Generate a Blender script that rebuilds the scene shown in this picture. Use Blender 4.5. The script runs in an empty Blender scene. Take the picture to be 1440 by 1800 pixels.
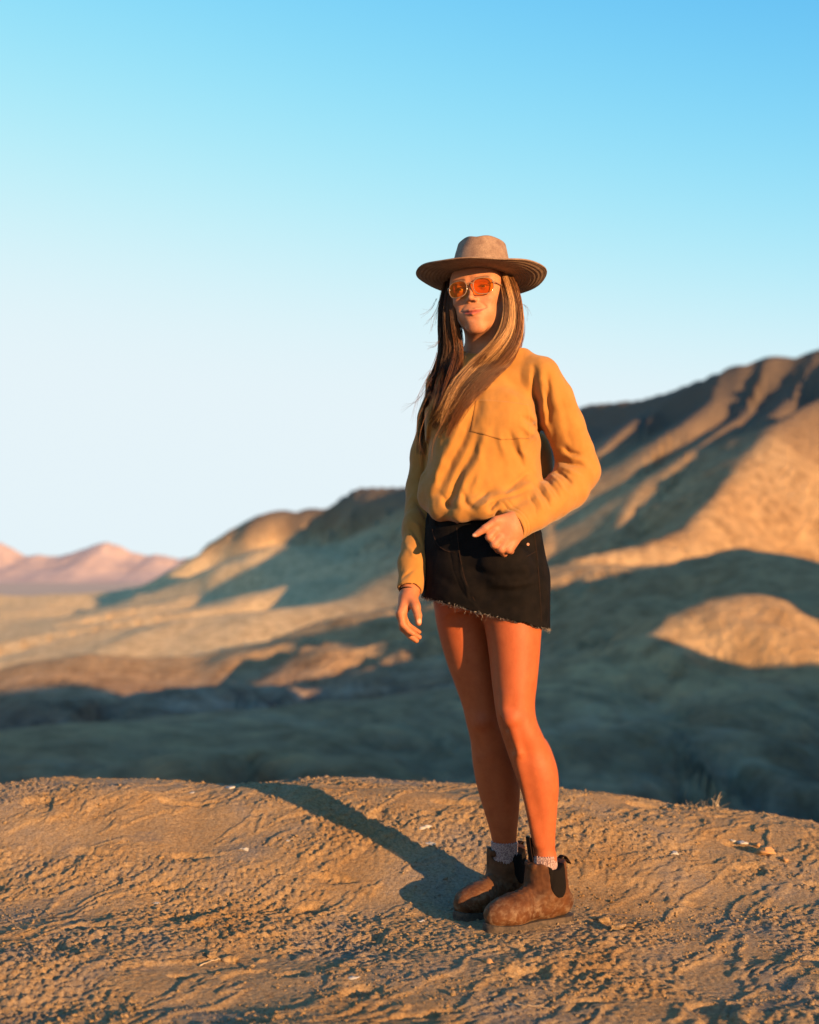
import bpy, math, random
import numpy as np
from mathutils import Matrix, Vector

random.seed(7)
rng = np.random.default_rng(7)
C = bpy.context.scene.collection
sc = bpy.context.scene
R = math.radians

# ------------------------------------------------------------------ camera
FPX, HZ, CAMZ = 2280.0, 1012.0, 0.90          # focal length in photo pixels, horizon row, lens height
PITCH = math.atan((HZ - 900.0) / FPX)
cam_d = bpy.data.cameras.new('camera')
cam = bpy.data.objects.new('camera', cam_d)
C.objects.link(cam)
cam.location = (0, 0, CAMZ)
cam.rotation_euler = (R(90) + PITCH, 0, 0)
cam_d.sensor_fit = 'VERTICAL'
cam_d.sensor_height = 70.0
cam_d.lens = 70.0 * FPX / 1800.0
cam_d.clip_start = 0.05
cam_d.clip_end = 60000
cam_d.dof.use_dof = True
cam_d.dof.focus_distance = 3.40
cam_d.dof.aperture_fstop = 4.6
sc.camera = cam

# ------------------------------------------------------------------ light
SUN_EL, SUN_AZ = R(10.0), R(40.0)             # azimuth: to the right of straight behind the camera
SUN = Vector((math.sin(SUN_AZ) * math.cos(SUN_EL), -math.cos(SUN_AZ) * math.cos(SUN_EL), math.sin(SUN_EL)))
sd = bpy.data.lights.new('sun', 'SUN')
sd.energy = 5.0
sd.angle = R(0.5)
sd.color = (1.0, 0.58, 0.25)
so = bpy.data.objects.new('sun', sd)
C.objects.link(so)
so.rotation_euler = SUN.to_track_quat('Z', 'Y').to_euler()
so.location = (20, -20, 20)

world = bpy.data.worlds.new('World')
sc.world = world
world.use_nodes = True
wn = world.node_tree
wn.nodes.clear()
wo = wn.nodes.new('ShaderNodeOutputWorld')
bg = wn.nodes.new('ShaderNodeBackground')
sky = wn.nodes.new('ShaderNodeTexSky')
sky.sky_type = 'NISHITA'
sky.sun_disc = False
sky.sun_elevation = SUN_EL
sky.sun_rotation = math.atan2(SUN.x, SUN.y)
sky.altitude = 600
sky.air_density = 1.0
sky.dust_density = 0.6
sky.ozone_density = 2.0
SKY_RESP = ((.79, .238, 2.7), (.90, .248, 2.0), (.95, .235, 2.1))
SKYCOL = wn.nodes.new('ShaderNodeMix')
SKYCOL.data_type = 'RGBA'
SKYCOL.blend_type = 'MULTIPLY'
SKYCOL.inputs[0].default_value = 1.0
SKYCOL.inputs[7].default_value = (1.0, 1.0, 1.0, 1)
# film response of the sky: a soft shoulder per channel
spc = wn.nodes.new('ShaderNodeSeparateColor'); cbc = wn.nodes.new('ShaderNodeCombineColor')
wn.links.new(sky.outputs[0], spc.inputs[0])
def wmath(op, a_, b_=None):
    m_ = wn.nodes.new('ShaderNodeMath'); m_.operation = op
    for k_, v_ in ((0, a_), (1, b_)):
        if v_ is None: continue
        if isinstance(v_, (int, float)): m_.inputs[k_].default_value = v_
        else: wn.links.new(v_, m_.inputs[k_])
    return m_.outputs[0]
for i_, (cap_, knee_, pw_) in enumerate(SKY_RESP):     # cap * (1 - exp(-(v / knee) ** power))
    v_ = wmath('POWER', wmath('DIVIDE', spc.outputs[i_], knee_ / .1516), pw_)
    v_ = wmath('SUBTRACT', 1.0, wmath('EXPONENT', wmath('MULTIPLY', v_, -1.0)))
    wn.links.new(wmath('MULTIPLY', v_, cap_ / .2462), cbc.inputs[i_])
wn.links.new(cbc.outputs[0], SKYCOL.inputs[6])
wn.links.new(SKYCOL.outputs[2], bg.inputs[0])
bg.inputs[1].default_value = 0.10
wn.links.new(bg.outputs[0], wo.inputs[0])

sc.view_settings.view_transform = 'Standard'
sc.view_settings.look = 'None'
sc.view_settings.gamma = 1.0
sc.view_settings.use_curve_mapping = False
sc.view_settings.exposure = 1.3
sc.cycles.max_bounces = 6
sc.cycles.transparent_max_bounces = 12
sc.cycles.use_denoising = True

# ------------------------------------------------------------------ helpers
ca_, sa_ = math.cos(PITCH), math.sin(PITCH)
def P(px, py, Y):
    """world point at depth Y that the lens sees in photo pixel px, py"""
    cx, cy = (px - 720.0) / FPX, (900.0 - py) / FPX
    dx, dy, dz = cx, ca_ - sa_ * cy, sa_ + ca_ * cy
    s = Y / dy
    return np.array((dx * s, Y, CAMZ + dz * s))
def PX(px, Y): return (px - 720.0) / FPX * Y
def PZ(py, Y): return P(720, py, Y)[2]

def link(ob, parent=None):
    C.objects.link(ob)
    if parent is not None:
        ob.parent = parent
        ob.matrix_parent_inverse = Matrix.Translation(-PLOC[parent.name])
    return ob
PLOC = {}
def empty(name, loc):
    o = bpy.data.objects.new(name, None)
    o.location = loc
    C.objects.link(o)
    PLOC[o.name] = Vector(loc)
    return o
def tag(o, label=None, cat=None, group=None, kind=None):
    if label: o['label'] = label
    if cat: o['category'] = cat
    if group: o['group'] = group
    if kind: o['kind'] = kind
    return o
def mesh_np(name, V, F, mat=None, parent=None, smooth=True, tint=None):
    """V (n,3) ; F (m,4) or (m,3) integer arrays"""
    V = np.asarray(V, np.float32); F = np.asarray(F, np.int32)
    me = bpy.data.meshes.new(name)
    k = F.shape[1]
    me.vertices.add(len(V)); me.vertices.foreach_set('co', V.ravel())
    me.loops.add(F.size); me.loops.foreach_set('vertex_index', F.ravel())
    me.polygons.add(len(F))
    me.polygons.foreach_set('loop_start', np.arange(len(F), dtype=np.int32) * k)
    me.polygons.foreach_set('loop_total', np.full(len(F), k, np.int32))
    me.update(calc_edges=True)
    me.validate()
    if smooth:
        me.polygons.foreach_set('use_smooth', np.ones(len(me.polygons), bool))
    if tint is not None:
        a = me.color_attributes.new('tint', 'FLOAT_COLOR', 'POINT')
        t = np.ones((len(V), 4), np.float32); t[:, :tint.shape[1]] = tint
        a.data.foreach_set('color', t.ravel())
    if mat: me.materials.append(mat)
    ob = bpy.data.objects.new(name, me)
    return link(ob, parent)
def grid_faces(nu, nv, wrap=False, flip=False):
    i = np.arange(nu - 1)[:, None]; j = np.arange(nv if wrap else nv - 1)[None, :]
    a = i * nv + j; b = i * nv + (j + 1) % nv; c = (i + 1) * nv + (j + 1) % nv; d = (i + 1) * nv + j
    q = np.stack([a, b, c, d], -1).reshape(-1, 4)
    return q[:, ::-1] if flip else q

# noise ------------------------------------------------------------
_perm = rng.permutation(1024)
_perm = np.concatenate([_perm] * 4)
_gr = rng.normal(size=(1024, 3)); _gr /= np.linalg.norm(_gr, axis=1)[:, None]
def noise(x, y, z=0.0):
    x, y, z = np.broadcast_arrays(np.asarray(x, float), np.asarray(y, float), np.asarray(z, float))
    xi = np.floor(x).astype(int); yi = np.floor(y).astype(int); zi = np.floor(z).astype(int)
    xf, yf, zf = x - xi, y - yi, z - zi
    u = xf ** 3 * (xf * (xf * 6 - 15) + 10); v = yf ** 3 * (yf * (yf * 6 - 15) + 10); w = zf ** 3 * (zf * (zf * 6 - 15) + 10)
    r = 0
    for dx in (0, 1):
        for dy in (0, 1):
            for dz in (0, 1):
                h = _perm[_perm[_perm[(xi + dx) & 1023] + ((yi + dy) & 1023)] + ((zi + dz) & 1023)]
                g = _gr[h]
                dt = g[..., 0] * (xf - dx) + g[..., 1] * (yf - dy) + g[..., 2] * (zf - dz)
                r = r + dt * (u if dx else 1 - u) * (v if dy else 1 - v) * (w if dz else 1 - w)
    return r * 1.6
def fbm(x, y, z=0.0, o=4, g=0.5):
    r, a = 0, 1.0
    for k in range(o):
        r = r + a * noise(x * 2 ** k + 17.3 * k, y * 2 ** k + 5.1 * k, np.asarray(z) * 2 ** k)
        a *= g
    return r
def ridged(x, y, z=0.0, o=4, g=0.5):
    r, a = 0, 1.0
    for k in range(o):
        r = r + a * (1 - 2 * np.abs(noise(x * 2 ** k + 31.7 * k, y * 2 ** k + 9.2 * k, z)))
        a *= g
    return r
def sstep(a, b, x):
    t = np.clip((x - a) / (b - a), 0, 1)
    return t * t * (3 - 2 * t)

# implicit surfaces --------------------------------------------------
def smin(a, b, k):
    h = np.clip(0.5 + 0.5 * (b - a) / k, 0, 1)
    return b + (a - b) * h - k * h * (1 - h)
class Prim:
    def __init__(s, fn, k=0.01, op='u'): s.fn, s.k, s.op = fn, k, op
def cone(a, b, ra, rb, k=0.01, op='u', sc_=None):
    """round cone a->b"""
    a = np.asarray(a, float); b = np.asarray(b, float); ba = b - a; L2 = max(ba @ ba, 1e-12)
    def fn(x, y, z):
        px, py, pz = x - a[0], y - a[1], z - a[2]
        t = np.clip((px * ba[0] + py * ba[1] + pz * ba[2]) / L2, 0, 1)
        return np.sqrt((px - t * ba[0]) ** 2 + (py - t * ba[1]) ** 2 + (pz - t * ba[2]) ** 2) - (ra + (rb - ra) * t)
    return Prim(fn, k, op)
def chain(pts, rs, k=0.01, op='u'):
    return [cone(pts[i], pts[i + 1], rs[i], rs[i + 1], k, op) for i in range(len(pts) - 1)]
def ell(c, r, k=0.01, op='u', M=None):
    """ellipsoid; M rows are its axes"""
    c = np.asarray(c, float); r = np.asarray(r, float)
    M = np.eye(3) if M is None else np.asarray(M, float)
    def fn(x, y, z):
        px, py, pz = x - c[0], y - c[1], z - c[2]
        q = [(M[i][0] * px + M[i][1] * py + M[i][2] * pz) for i in range(3)]
        k0 = np.sqrt(sum((q[i] / r[i]) ** 2 for i in range(3)))
        k1 = np.sqrt(sum((q[i] / r[i] ** 2) ** 2 for i in range(3))) + 1e-9
        return k0 * (k0 - 1) / k1
    return Prim(fn, k, op)
def smooth_stations(S, n=160):
    """Catmull-Rom through rows (first column = z, any order) -> dense ascending"""
    S = np.array(sorted([tuple(s) for s in S], key=lambda s: s[0]), float)
    zz = np.linspace(S[0, 0], S[-1, 0], n)
    m = np.zeros_like(S[:, 1:])
    h = np.diff(S[:, 0])[:, None]; d = np.diff(S[:, 1:], axis=0) / h
    m[1:-1] = (d[:-1] + d[1:]) / 2; m[0] = d[0]; m[-1] = d[-1]
    i = np.clip(np.searchsorted(S[:, 0], zz) - 1, 0, len(S) - 2)
    hh = h[i]; t = ((zz - S[i, 0]))[:, None] / hh
    v = (2 * t ** 3 - 3 * t ** 2 + 1) * S[i, 1:] + (t ** 3 - 2 * t ** 2 + t) * hh * m[i] + (-2 * t ** 3 + 3 * t ** 2) * S[i + 1, 1:] + (t ** 3 - t ** 2) * hh * m[i + 1]
    return zz, v
def loft(S, k=0.02, op='u', e=2.0, grow=0.0, caps=True):
    """vertical loft; rows z, cx, cy, rx, ry"""
    zz, v = smooth_stations(S)
    z0, z1 = zz[0], zz[-1]
    def fn(x, y, z):
        cx, cy, rx, ry = (np.interp(z, zz, v[:, i]) for i in range(4))
        rx = rx + grow; ry = ry + grow
        q = (np.abs((x - cx) / rx) ** e + np.abs((y - cy) / ry) ** e) ** (1 / e)
        d = (q - 1) * np.minimum(rx, ry)
        if caps: d = np.maximum(d, np.maximum(z - z1, z0 - z))
        return d
    return Prim(fn, k, op)
def edges(rows, k=1.0):
    """rows (py, left px, right px, Y, depth radius) -> loft stations"""
    S = []
    for py, l, r, Y, ry in rows:
        S.append((PZ(py, Y), PX((l + r) / 2, Y), Y, (r - l) / 2 / FPX * Y * k, ry))
    return S
class Shape:
    def __init__(s): s.p = []; s.post = []
    def add(s, *a):
        for q in a:
            if isinstance(q, list): s.p += q
            else: s.p.append(q)
        return s
    def ev(s, x, y, z, act=None, post=True):
        d = None
        for i, q in enumerate(s.p):
            if act is not None and not act[i]: continue
            v = q.fn(x, y, z)
            if d is None:
                d = v if q.op == 'u' else np.full(np.broadcast(x, y, z).shape, 1.0)
                if q.op == 'u': continue
            if q.op == 'u': d = smin(d, v, q.k)
            elif q.op == 's': d = -smin(-d, v, q.k)
            else: d = -smin(-d, -v, q.k)
        if d is None: d = np.full(np.broadcast(x, y, z).shape, 1.0)
        if post:
            for f in s.post: d = f(x, y, z, d)
        return d
    def mesh(s, lo, hi, h, nb=22, zfine=None):
        ax = [np.arange(lo[i], hi[i] + h, h) for i in range(3)]
        if zfine:                                   # finer layers above zfine[0]
            z = [lo[2]]
            while z[-1] < hi[2]: z.append(z[-1] + (zfine[1] if z[-1] > zfine[0] else h))
            ax[2] = np.array(z)
        X, Y, Z = ax
        NX, NY, NZ = len(X), len(Y), len(Z)
        allk, allp, allq = [], [], []
        for i0 in range(1, NX - 2, nb):
            for j0 in range(1, NY - 2, nb):
                for k0 in range(1, NZ - 2, nb):
                    i1, j1, k1 = min(i0 + nb, NX - 1), min(j0 + nb, NY - 1), min(k0 + nb, NZ - 1)
                    xs, ys, zs = X[i0 - 1:i1 + 1], Y[j0 - 1:j1 + 1], Z[k0 - 1:k1 + 1]
                    cx, cy, cz = (xs[0] + xs[-1]) / 2, (ys[0] + ys[-1]) / 2, (zs[0] + zs[-1]) / 2
                    br = 0.5 * math.sqrt((xs[-1] - xs[0]) ** 2 + (ys[-1] - ys[0]) ** 2 + (zs[-1] - zs[0]) ** 2)
                    one = np.array([cx]), np.array([cy]), np.array([cz])
                    dc = s.ev(*one, post=False)[0]
                    if abs(dc) > br * 1.25 + 0.025: continue
                    act = [(q.fn(*one)[0] < br * 1.25 + 0.02 + q.k * 2) or q.op == 'i' for q in s.p]
                    x, y, z = xs[:, None, None], ys[None, :, None], zs[None, None, :]
                    F = s.ev(x, y, z, act) + np.zeros((len(xs), len(ys), len(zs)))
                    sg = F < 0
                    if sg.all() or not sg.any(): continue
                    cnt = sum(sg[a:len(xs) - 1 + a, b:len(ys) - 1 + b, c:len(zs) - 1 + c].astype(np.int8) for a in (0, 1) for b in (0, 1) for c in (0, 1))
                    ci, cj, ck = np.nonzero((cnt > 0) & (cnt < 8))
                    acc = np.zeros((len(ci), 3)); num = np.zeros(len(ci))
                    for axn in range(3):
                        for b in (0, 1):
                            for c in (0, 1):
                                o = [0, 0, 0]; o[(axn + 1) % 3] = b; o[(axn + 2) % 3] = c
                                a0 = (ci + o[0], cj + o[1], ck + o[2])
                                o[axn] = 1
                                a1 = (ci + o[0], cj + o[1], ck + o[2])
                                f0, f1 = F[a0], F[a1]
                                m = (f0 < 0) != (f1 < 0)
                                t = np.where(m, f0 / np.where(m, f0 - f1, 1), 0)
                                p0 = np.stack([xs[a0[0]], ys[a0[1]], zs[a0[2]]], -1)
                                p1 = np.stack([xs[a1[0]], ys[a1[1]], zs[a1[2]]], -1)
                                acc += np.where(m[:, None], p0 + (p1 - p0) * t[:, None], 0); num += m
                    pos = acc / num[:, None]
                    key = ((ci + i0 - 1).astype(np.int64) * NY + (cj + j0 - 1)) * NZ + (ck + k0 - 1)
                    allk.append(key); allp.append(pos)
                    for axn in range(3):
                        sl = [slice(1, len(xs) - 1), slice(1, len(ys) - 1), slice(1, len(zs) - 1)]
                        s2 = list(sl); s2[axn] = slice(2, None)
                        A = sg[tuple(sl)]; B = sg[tuple(s2)]
                        ei, ej, ek = np.nonzero(A != B)
                        fl = A[ei, ej, ek]
                        I = [ei + i0, ej + j0, ek + k0]
                        u, v = (axn + 1) % 3, (axn + 2) % 3
                        def kk(du, dv):
                            J = list(I); J[u] = J[u] - du; J[v] = J[v] - dv
                            return (J[0].astype(np.int64) * NY + J[1]) * NZ + J[2]
                        q = np.stack([kk(1, 1), kk(0, 1), kk(0, 0), kk(1, 0)], -1)
                        q[~fl] = q[~fl][:, ::-1]
                        allq.append(q)
        K = np.concatenate(allk); Pp = np.concatenate(allp); Q = np.concatenate(allq)
        uk, idx = np.unique(K, return_index=True)
        V = Pp[idx]
        q = np.searchsorted(uk, Q); q = np.clip(q, 0, len(uk) - 1)
        ok = (uk[q] == Q).all(1)
        return V, q[ok]

# materials -----------------------------------------------------------
def new_mat(name):
    m = bpy.data.materials.new(name); m.use_nodes = True
    nt = m.node_tree; b = nt.nodes['Principled BSDF']
    return m, nt, b
def nd(nt, t, **kw):
    n = nt.nodes.new(t)
    for k_, v in kw.items():
        if k_.startswith('_'): setattr(n, k_[1:], v)
        else: n.inputs[k_].default_value = v
    return n
def noise_n(nt, scale, detail=5, rough=0.55, vec=None, dist=0.0, st=None):
    n = nt.nodes.new('ShaderNodeTexNoise')
    n.inputs['Scale'].default_value = scale; n.inputs['Detail'].default_value = detail
    n.inputs['Roughness'].default_value = rough; n.inputs['Distortion'].default_value = dist
    v = vec
    if vec is None:
        v = nt.nodes.new('ShaderNodeTexCoord').outputs['Object']
    if st is not None:
        mp = nt.nodes.new('ShaderNodeMapping'); mp.inputs['Scale'].default_value = st
        nt.links.new(v, mp.inputs[0]); v = mp.outputs[0]
    nt.links.new(v, n.inputs['Vector'])
    return n
def ramp(nt, fac, stops):
    r = nt.nodes.new('ShaderNodeValToRGB')
    e = r.color_ramp.elements
    while len(e) < len(stops): e.new(0.5)
    for i, (p_, c_) in enumerate(stops):
        e[i].position = p_; e[i].color = (*c_, 1) if len(c_) == 3 else c_
    nt.links.new(fac, r.inputs[0])
    return r
def mixc(nt, fac, a, b, mode='MIX'):
    m = nt.nodes.new('ShaderNodeMix'); m.data_type = 'RGBA'; m.blend_type = mode
    for sk, v in ((0, fac), (6, a), (7, b)):
        if hasattr(v, 'is_linked') or hasattr(v, 'links'): nt.links.new(v, m.inputs[sk])
        elif isinstance(v, (int, float)): m.inputs[sk].default_value = v
        else: m.inputs[sk].default_value = (*v, 1)
    return m.outputs[2]
def bump(nt, b, h, strength, dist, prev=None):
    n = nt.nodes.new('ShaderNodeBump')
    n.inputs['Strength'].default_value = strength; n.inputs['Distance'].default_value = dist
    nt.links.new(h, n.inputs['Height'])
    if prev is not None: nt.links.new(prev.outputs[0], n.inputs['Normal'])
    nt.links.new(n.outputs[0], b.inputs['Normal'])
    return n
# ================================================================== SETTING
m_soil, nt, b = new_mat('clay_soil')
n1 = noise_n(nt, 3.0, 6, .65, st=(1, .7, 1)); n2 = noise_n(nt, 110, 5, .75); n3 = noise_n(nt, 9, 4, .6, st=(0.5, 1.4, 1))
c1 = ramp(nt, n1.outputs[0], [(.32, (.34, .205, .088)), (.50, (.36, .245, .130)), (.64, (.28, .22, .16))])
c2 = ramp(nt, n2.outputs[0], [(.32, (.60, .52, .44)), (.5, (.95, .92, .88)), (.68, (1.25, 1.25, 1.25))])
col = mixc(nt, 1.0, c1.outputs[0], c2.outputs[0], 'MULTIPLY')
c3 = ramp(nt, n3.outputs[0], [(.62, (0, 0, 0)), (.74, (1, 1, 1))])
col = mixc(nt, c3.outputs[0], col, (.20, .155, .12))
n4 = noise_n(nt, 14, 6, .75, dist=.6)
c4 = ramp(nt, n4.outputs[0], [(.70, (0, 0, 0)), (.76, (1, 1, 1))])
col = mixc(nt, c4.outputs[0], col, (.44, .37, .28))
nt.links.new(col, b.inputs['Base Color'])
b.inputs['Roughness'].default_value = .92
b.inputs['Specular IOR Level'].default_value = .2
nb1 = noise_n(nt, 130, 6, .7); nb2 = noise_n(nt, 420, 3, .6)
bb = bump(nt, b, nb1.outputs[0], 1.0, .008); bump(nt, b, nb2.outputs[0], .8, .0035, bb)

YC = 4.3
def mound(x, y):
    zc = np.interp(x, [-9, -4, -2.2, -1.48, -1.27, -.9, -.66, -.3, -.04, .2, .52, .86, 1.2, 1.48, 2.2, 3, 8], [-2.2, -.1, .16, .185, .205, .195, .172, .190, .197, .19, .165, .118, .075, .03, -.10, -.4, -2.5])
    rise = zc * sstep(3.46, YC, y)
    near = np.interp(x, [-9, -4, -1.5, 0, 1.0, 2.0, 4, 9], [-1.2, -.3, -.01, .0, -.015, -.06, -.35, -1.6]) * (1 - sstep(3.48, YC, y))
    z = rise + near
    z = z - .2 * np.maximum(y - YC, 0) ** 1.9 - .02 * np.maximum(-y - 3, 0) ** 2
    return z
def mound_full(x, y, fine=True):
    z = mound(x, y)
    wx = x + .03 * noise(x * 6, y * 6, 3.3); wy = y + .03 * noise(x * 6, y * 6, 8.1)
    flat = np.exp(-(((x - .28) / .26) ** 2 + ((y - 3.47) / .2) ** 2))   # trodden smooth around the boots
    z = z + .026 * fbm(wx * 1.3, wy * 1.9, .5, 3) * (1 - flat)
    # lateral ledges of dried mud, broken edges
    led = fbm((wx * .59 + wy * .81) * 2.0, (wx * .81 - wy * .59) * 7.5, 4.4, 5, .62)
    z = z + (.0055 * sstep(.0, .14, led) - .004 * sstep(.30, .38, led)) * (1 - flat)
    if fine:
        patch = sstep(-.22, .38, fbm(wx * 1.7, wy * 2.6, 7.7, 4))
        r = ridged((wx * .59 + wy * .81) * 7, (wx * .81 - wy * .59) * 13, 1.1, 3, .55)
        z = z + (.0020 * patch + .0012) * np.clip(r, -1, 1.4) * (1 - .75 * flat)
        n35 = noise(wx * 36, wy * 46, 2.0); n60 = noise(x * 62, y * 74, 6.0); n95 = noise(x * 104, y * 112, 3.0)
        cl = np.maximum(n35 + .5 * n60, 0)
        z = z + (.0034 * patch + .0006) * np.minimum(cl, .45) ** .7 * (1 - .6 * flat)
        z = z + (.0042 * patch + .0012) * n60 + (.0034 * patch + .0012) * n95
        pit = noise(wx * 5.5, wy * 9, 12.0)
        z = z - .012 * sstep(.42, .57, pit) * (1 - flat)
    return z * (1 - .85 * flat)
Z_FEET = 0.0
def axis(parts):
    out = [np.array([parts[0][0]])]
    for a, b_, h in parts:
        n = max(2, int(round((b_ - a) / h)) + 1)
        out.append(np.linspace(a, b_, n)[1:])
    return np.concatenate(out)
gx = axis([(-9, -2.2, .25), (-2.2, -1.45, .025), (-1.45, 1.45, .0042), (1.45, 2.2, .025), (2.2, 9, .25)])
gy = axis([(-9, 1.0, .4), (1.0, 2.1, .03), (2.1, 3.6, .0046), (3.6, 5.5, .0068), (5.5, 7, .04), (7, 12, .25)])
GX, GY = np.meshgrid(gx, gy, indexing='ij')
GZ = mound_full(GX, GY)
V = np.stack([GX, GY, GZ], -1).reshape(-1, 3)
V[:, 2] += 0.0
g_near = mesh_np('foreground_ground', V, grid_faces(len(gx), len(gy), flip=True), m_soil)
tag(g_near, 'lit crumbly tan clay mound in the foreground under the boots', kind='structure')
def ground_z(x, y):
    return float(mound_full(np.array([float(x)]), np.array([float(y)]))[0])

# ---- badlands ------------------------------------------------------
def W(px, py, Y): return tuple(P(px, py, Y))
def tent(x, y, pts, sl, sr, rnd=3.0, gul=0.0, lam=12.0, seed=0.0, endslope=.45, conc=0.0):
    """ridge: crest polyline, slope on its left side / right side"""
    segs, s0 = [], 0.0
    for i in range(len(pts) - 1):
        a = np.array(pts[i]); c = np.array(pts[i + 1]); v = c[:2] - a[:2]; L = math.hypot(*v)
        t = np.clip(((x - a[0]) * v[0] + (y - a[1]) * v[1]) / L ** 2, 0, 1)
        dx, dy = x - a[0] - t * v[0], y - a[1] - t * v[1]
        segs.append((np.hypot(dx, dy), a[2] + (c[2] - a[2]) * t, s0 + t * L, np.sign(v[0] * dy - v[1] * dx)))
        s0 += L
    best = np.min([q[0] for q in segs], axis=0)
    wt = [((best + .3) / (q[0] + .3)) ** 9 for q in segs]; ws = sum(wt)      # neighbouring segments blend away from the crest
    H = sum(w_ * q[1] for w_, q in zip(wt, segs)) / ws
    S = sum(w_ * q[2] for w_, q in zip(wt, segs)) / ws
    SDm = sum(w_ * q[3] for w_, q in zip(wt, segs)) / ws
    d = best
    # let the crest wander a little in height
    H = H + .03 * lam * noise(S / (lam * 1.1), seed + 3.3)
    sl_ = sr + (sl - sr) * sstep(-.5, .5, SDm)
    r = np.sqrt(d * d + rnd * rnd) - rnd
    g = 0
    if gul:
        w = S + .25 * lam * noise(x / (lam * .8), y / (lam * .8), seed) + d * .12
        g = gul * np.minimum(d / (lam * .9), 1.6) * (.30 - 2.0 * np.abs(noise(w / lam, d / (lam * 4), seed + 9.1)) - .5 * np.abs(noise(w / (lam * .42), d / (lam * 2), seed + 5.0)))
    if conc: r = r * (1 - conc * r / (r + 40.0))
    return H - sl_ * r + g
def smax(a, b_, k): return -smin(-a, -b_, k)
def hills(x, y):
    rr = np.hypot(x, y)
    # floor of the valley, then the far plain
    z = np.interp(y, [-60, 0, 25, 60, 110, 160, 200, 300, 700, 3000], [-9, -7.5, -7.0, -7.6, -10.2, -11.6, -10.6, -7.5, -15, -30]) + 0 * x
    z = z + np.interp(x, [-150, -60, -15, 10, 40], [-1.5, 0., 0., .6, 1.5]) * sstep(10, 60, y)
    z = z + 1.1 * fbm(x / 34, y / 26, .3, 4) * sstep(0, 40, rr)
    z = z + .35 * ridged(x / 9, y / 9, .7, 3) * sstep(5, 25, rr) * (1 - sstep(150, 400, rr))
    for T in RIDGES:
        z = smax(z, tent(x, y, *T[0], **T[1]), T[2])
    return z
RIDGES = []
def ridge(pts, sl, sr, k=2.0, **kw): RIDGES.append(((pts, sl, sr), kw, k))
# the mesa: crest runs from near right to far left
ridge([(150, 95, 38), W(1640, 570, 158), W(1440, 613, 170), W(1310, 636, 176), W(1240, 663, 182), W(1180, 690, 190), W(1110, 705, 200), W(1035, 712, 215), W(960, 735, 235), W(860, 790, 262), W(720, 856, 300), W(628, 856, 322), W(598, 876, 330)],
      .98, .7, 1.6, rnd=1.0, gul=3.6, lam=8, seed=1.0, conc=.55)
# second, farther part of the mesa with a lit cap
ridge([W(700, 880, 400), W(575, 892, 410), W(480, 897, 420), W(448, 910, 425), W(340, 984, 450), W(250, 1030, 480), W(180, 1042, 510)], .72, .55, 3, rnd=2.5, gul=2.5, lam=14, seed=4.0, conc=.3)
# lit spur on the right and its fan
ridge([(75, 128, 24), W(1440, 698, 148), W(1370, 740, 141), W(1330, 790, 134), W(1290, 832, 129), W(1250, 882, 122), W(1210, 930, 117), W(1120, 962, 114), W(1020, 982, 110)], .62, .40, 1.6, rnd=1.0, gul=1.9, lam=9.0, seed=2.2, conc=.2)
# thin spurs that catch the light on the shaded mesa face
for q in ([(1362, 688, 172), (1300, 735, 160), (1220, 792, 146)],
          [(1300, 668, 178), (1262, 700, 170), (1200, 748, 160)],
          [(1150, 715, 190), (1105, 750, 178), (1060, 790, 168)],
          [(1400, 660, 170), (1392, 700, 160), (1340, 745, 152)],
          [(1190, 742, 180), (1130, 785, 168), (1085, 822, 158)],
          [(1200, 800, 158), (1155, 830, 146), (1110, 890, 136), (1085, 940, 128)],
          [(1000, 800, 190), (985, 880, 160), (960, 960, 135)]):
    ridge([W(*p_) for p_ in q], .75, .55, .6, rnd=.7, gul=.3, lam=7, seed=q[0][0] * .01)
# dark hill in front of the fan, its crest carries the lower edge of the light
ridge([W(1700, 1045, 62), W(1440, 1003, 74), W(1360, 972, 79), W(1300, 959, 82), W(1240, 984, 86), W(1160, 992, 90), W(1020, 992, 95), W(960, 1000, 99)], .30, .34, 1.2, rnd=2.4, gul=1.1, lam=5, seed=6.6)
# near hump with the rounded lit top
ridge([W(1420, 1040, 66), W(1300, 1046, 56), W(1235, 1062, 54.5), W(1150, 1108, 53), W(1060, 1152, 52), W(990, 1215, 48)], .42, .38, 1.0, rnd=2.6, gul=.4, lam=2.6, seed=8.8)
# rolling lit hills on the left, at the mesa's foot
ridge([W(740, 905, 262), W(620, 950, 252), W(560, 961, 246), W(490, 957, 238), W(430, 985, 232), W(360, 1042, 226), W(300, 1060, 220)], .35, .22, 2.5, rnd=6, gul=.8, lam=18, seed=11.)
ridge([W(760, 950, 205), W(690, 962, 200), W(630, 985, 196), W(575, 1035, 190), W(520, 1062, 184)], .40, .22, 2.0, rnd=4, gul=.8, lam=14, seed=12.)
ridge([W(560, 1018, 188), W(480, 1040, 182), W(400, 1066, 176), W(330, 1076, 170)], .32, .16, 2.0, rnd=4, gul=.5, lam=14, seed=13.)
ridge([W(640, 1060, 150), W(500, 1068, 150), W(380, 1078, 152), W(250, 1100, 156), W(170, 1110, 160)], .18, .16, 2.0, rnd=4, gul=.4, lam=14, seed=14.)
ridge([W(330, 1038, 330), W(180, 1040, 335), W(60, 1048, 340), W(-80, 1044, 345)], .12, .10, 2.0, rnd=4, gul=.5, lam=20, seed=15.)
ridge([W(260, 1158, 96), W(150, 1152, 95), W(60, 1165, 94), W(-60, 1190, 92)], .25, .25, 1.5, rnd=4, gul=.4, lam=8, seed=16.)
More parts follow.
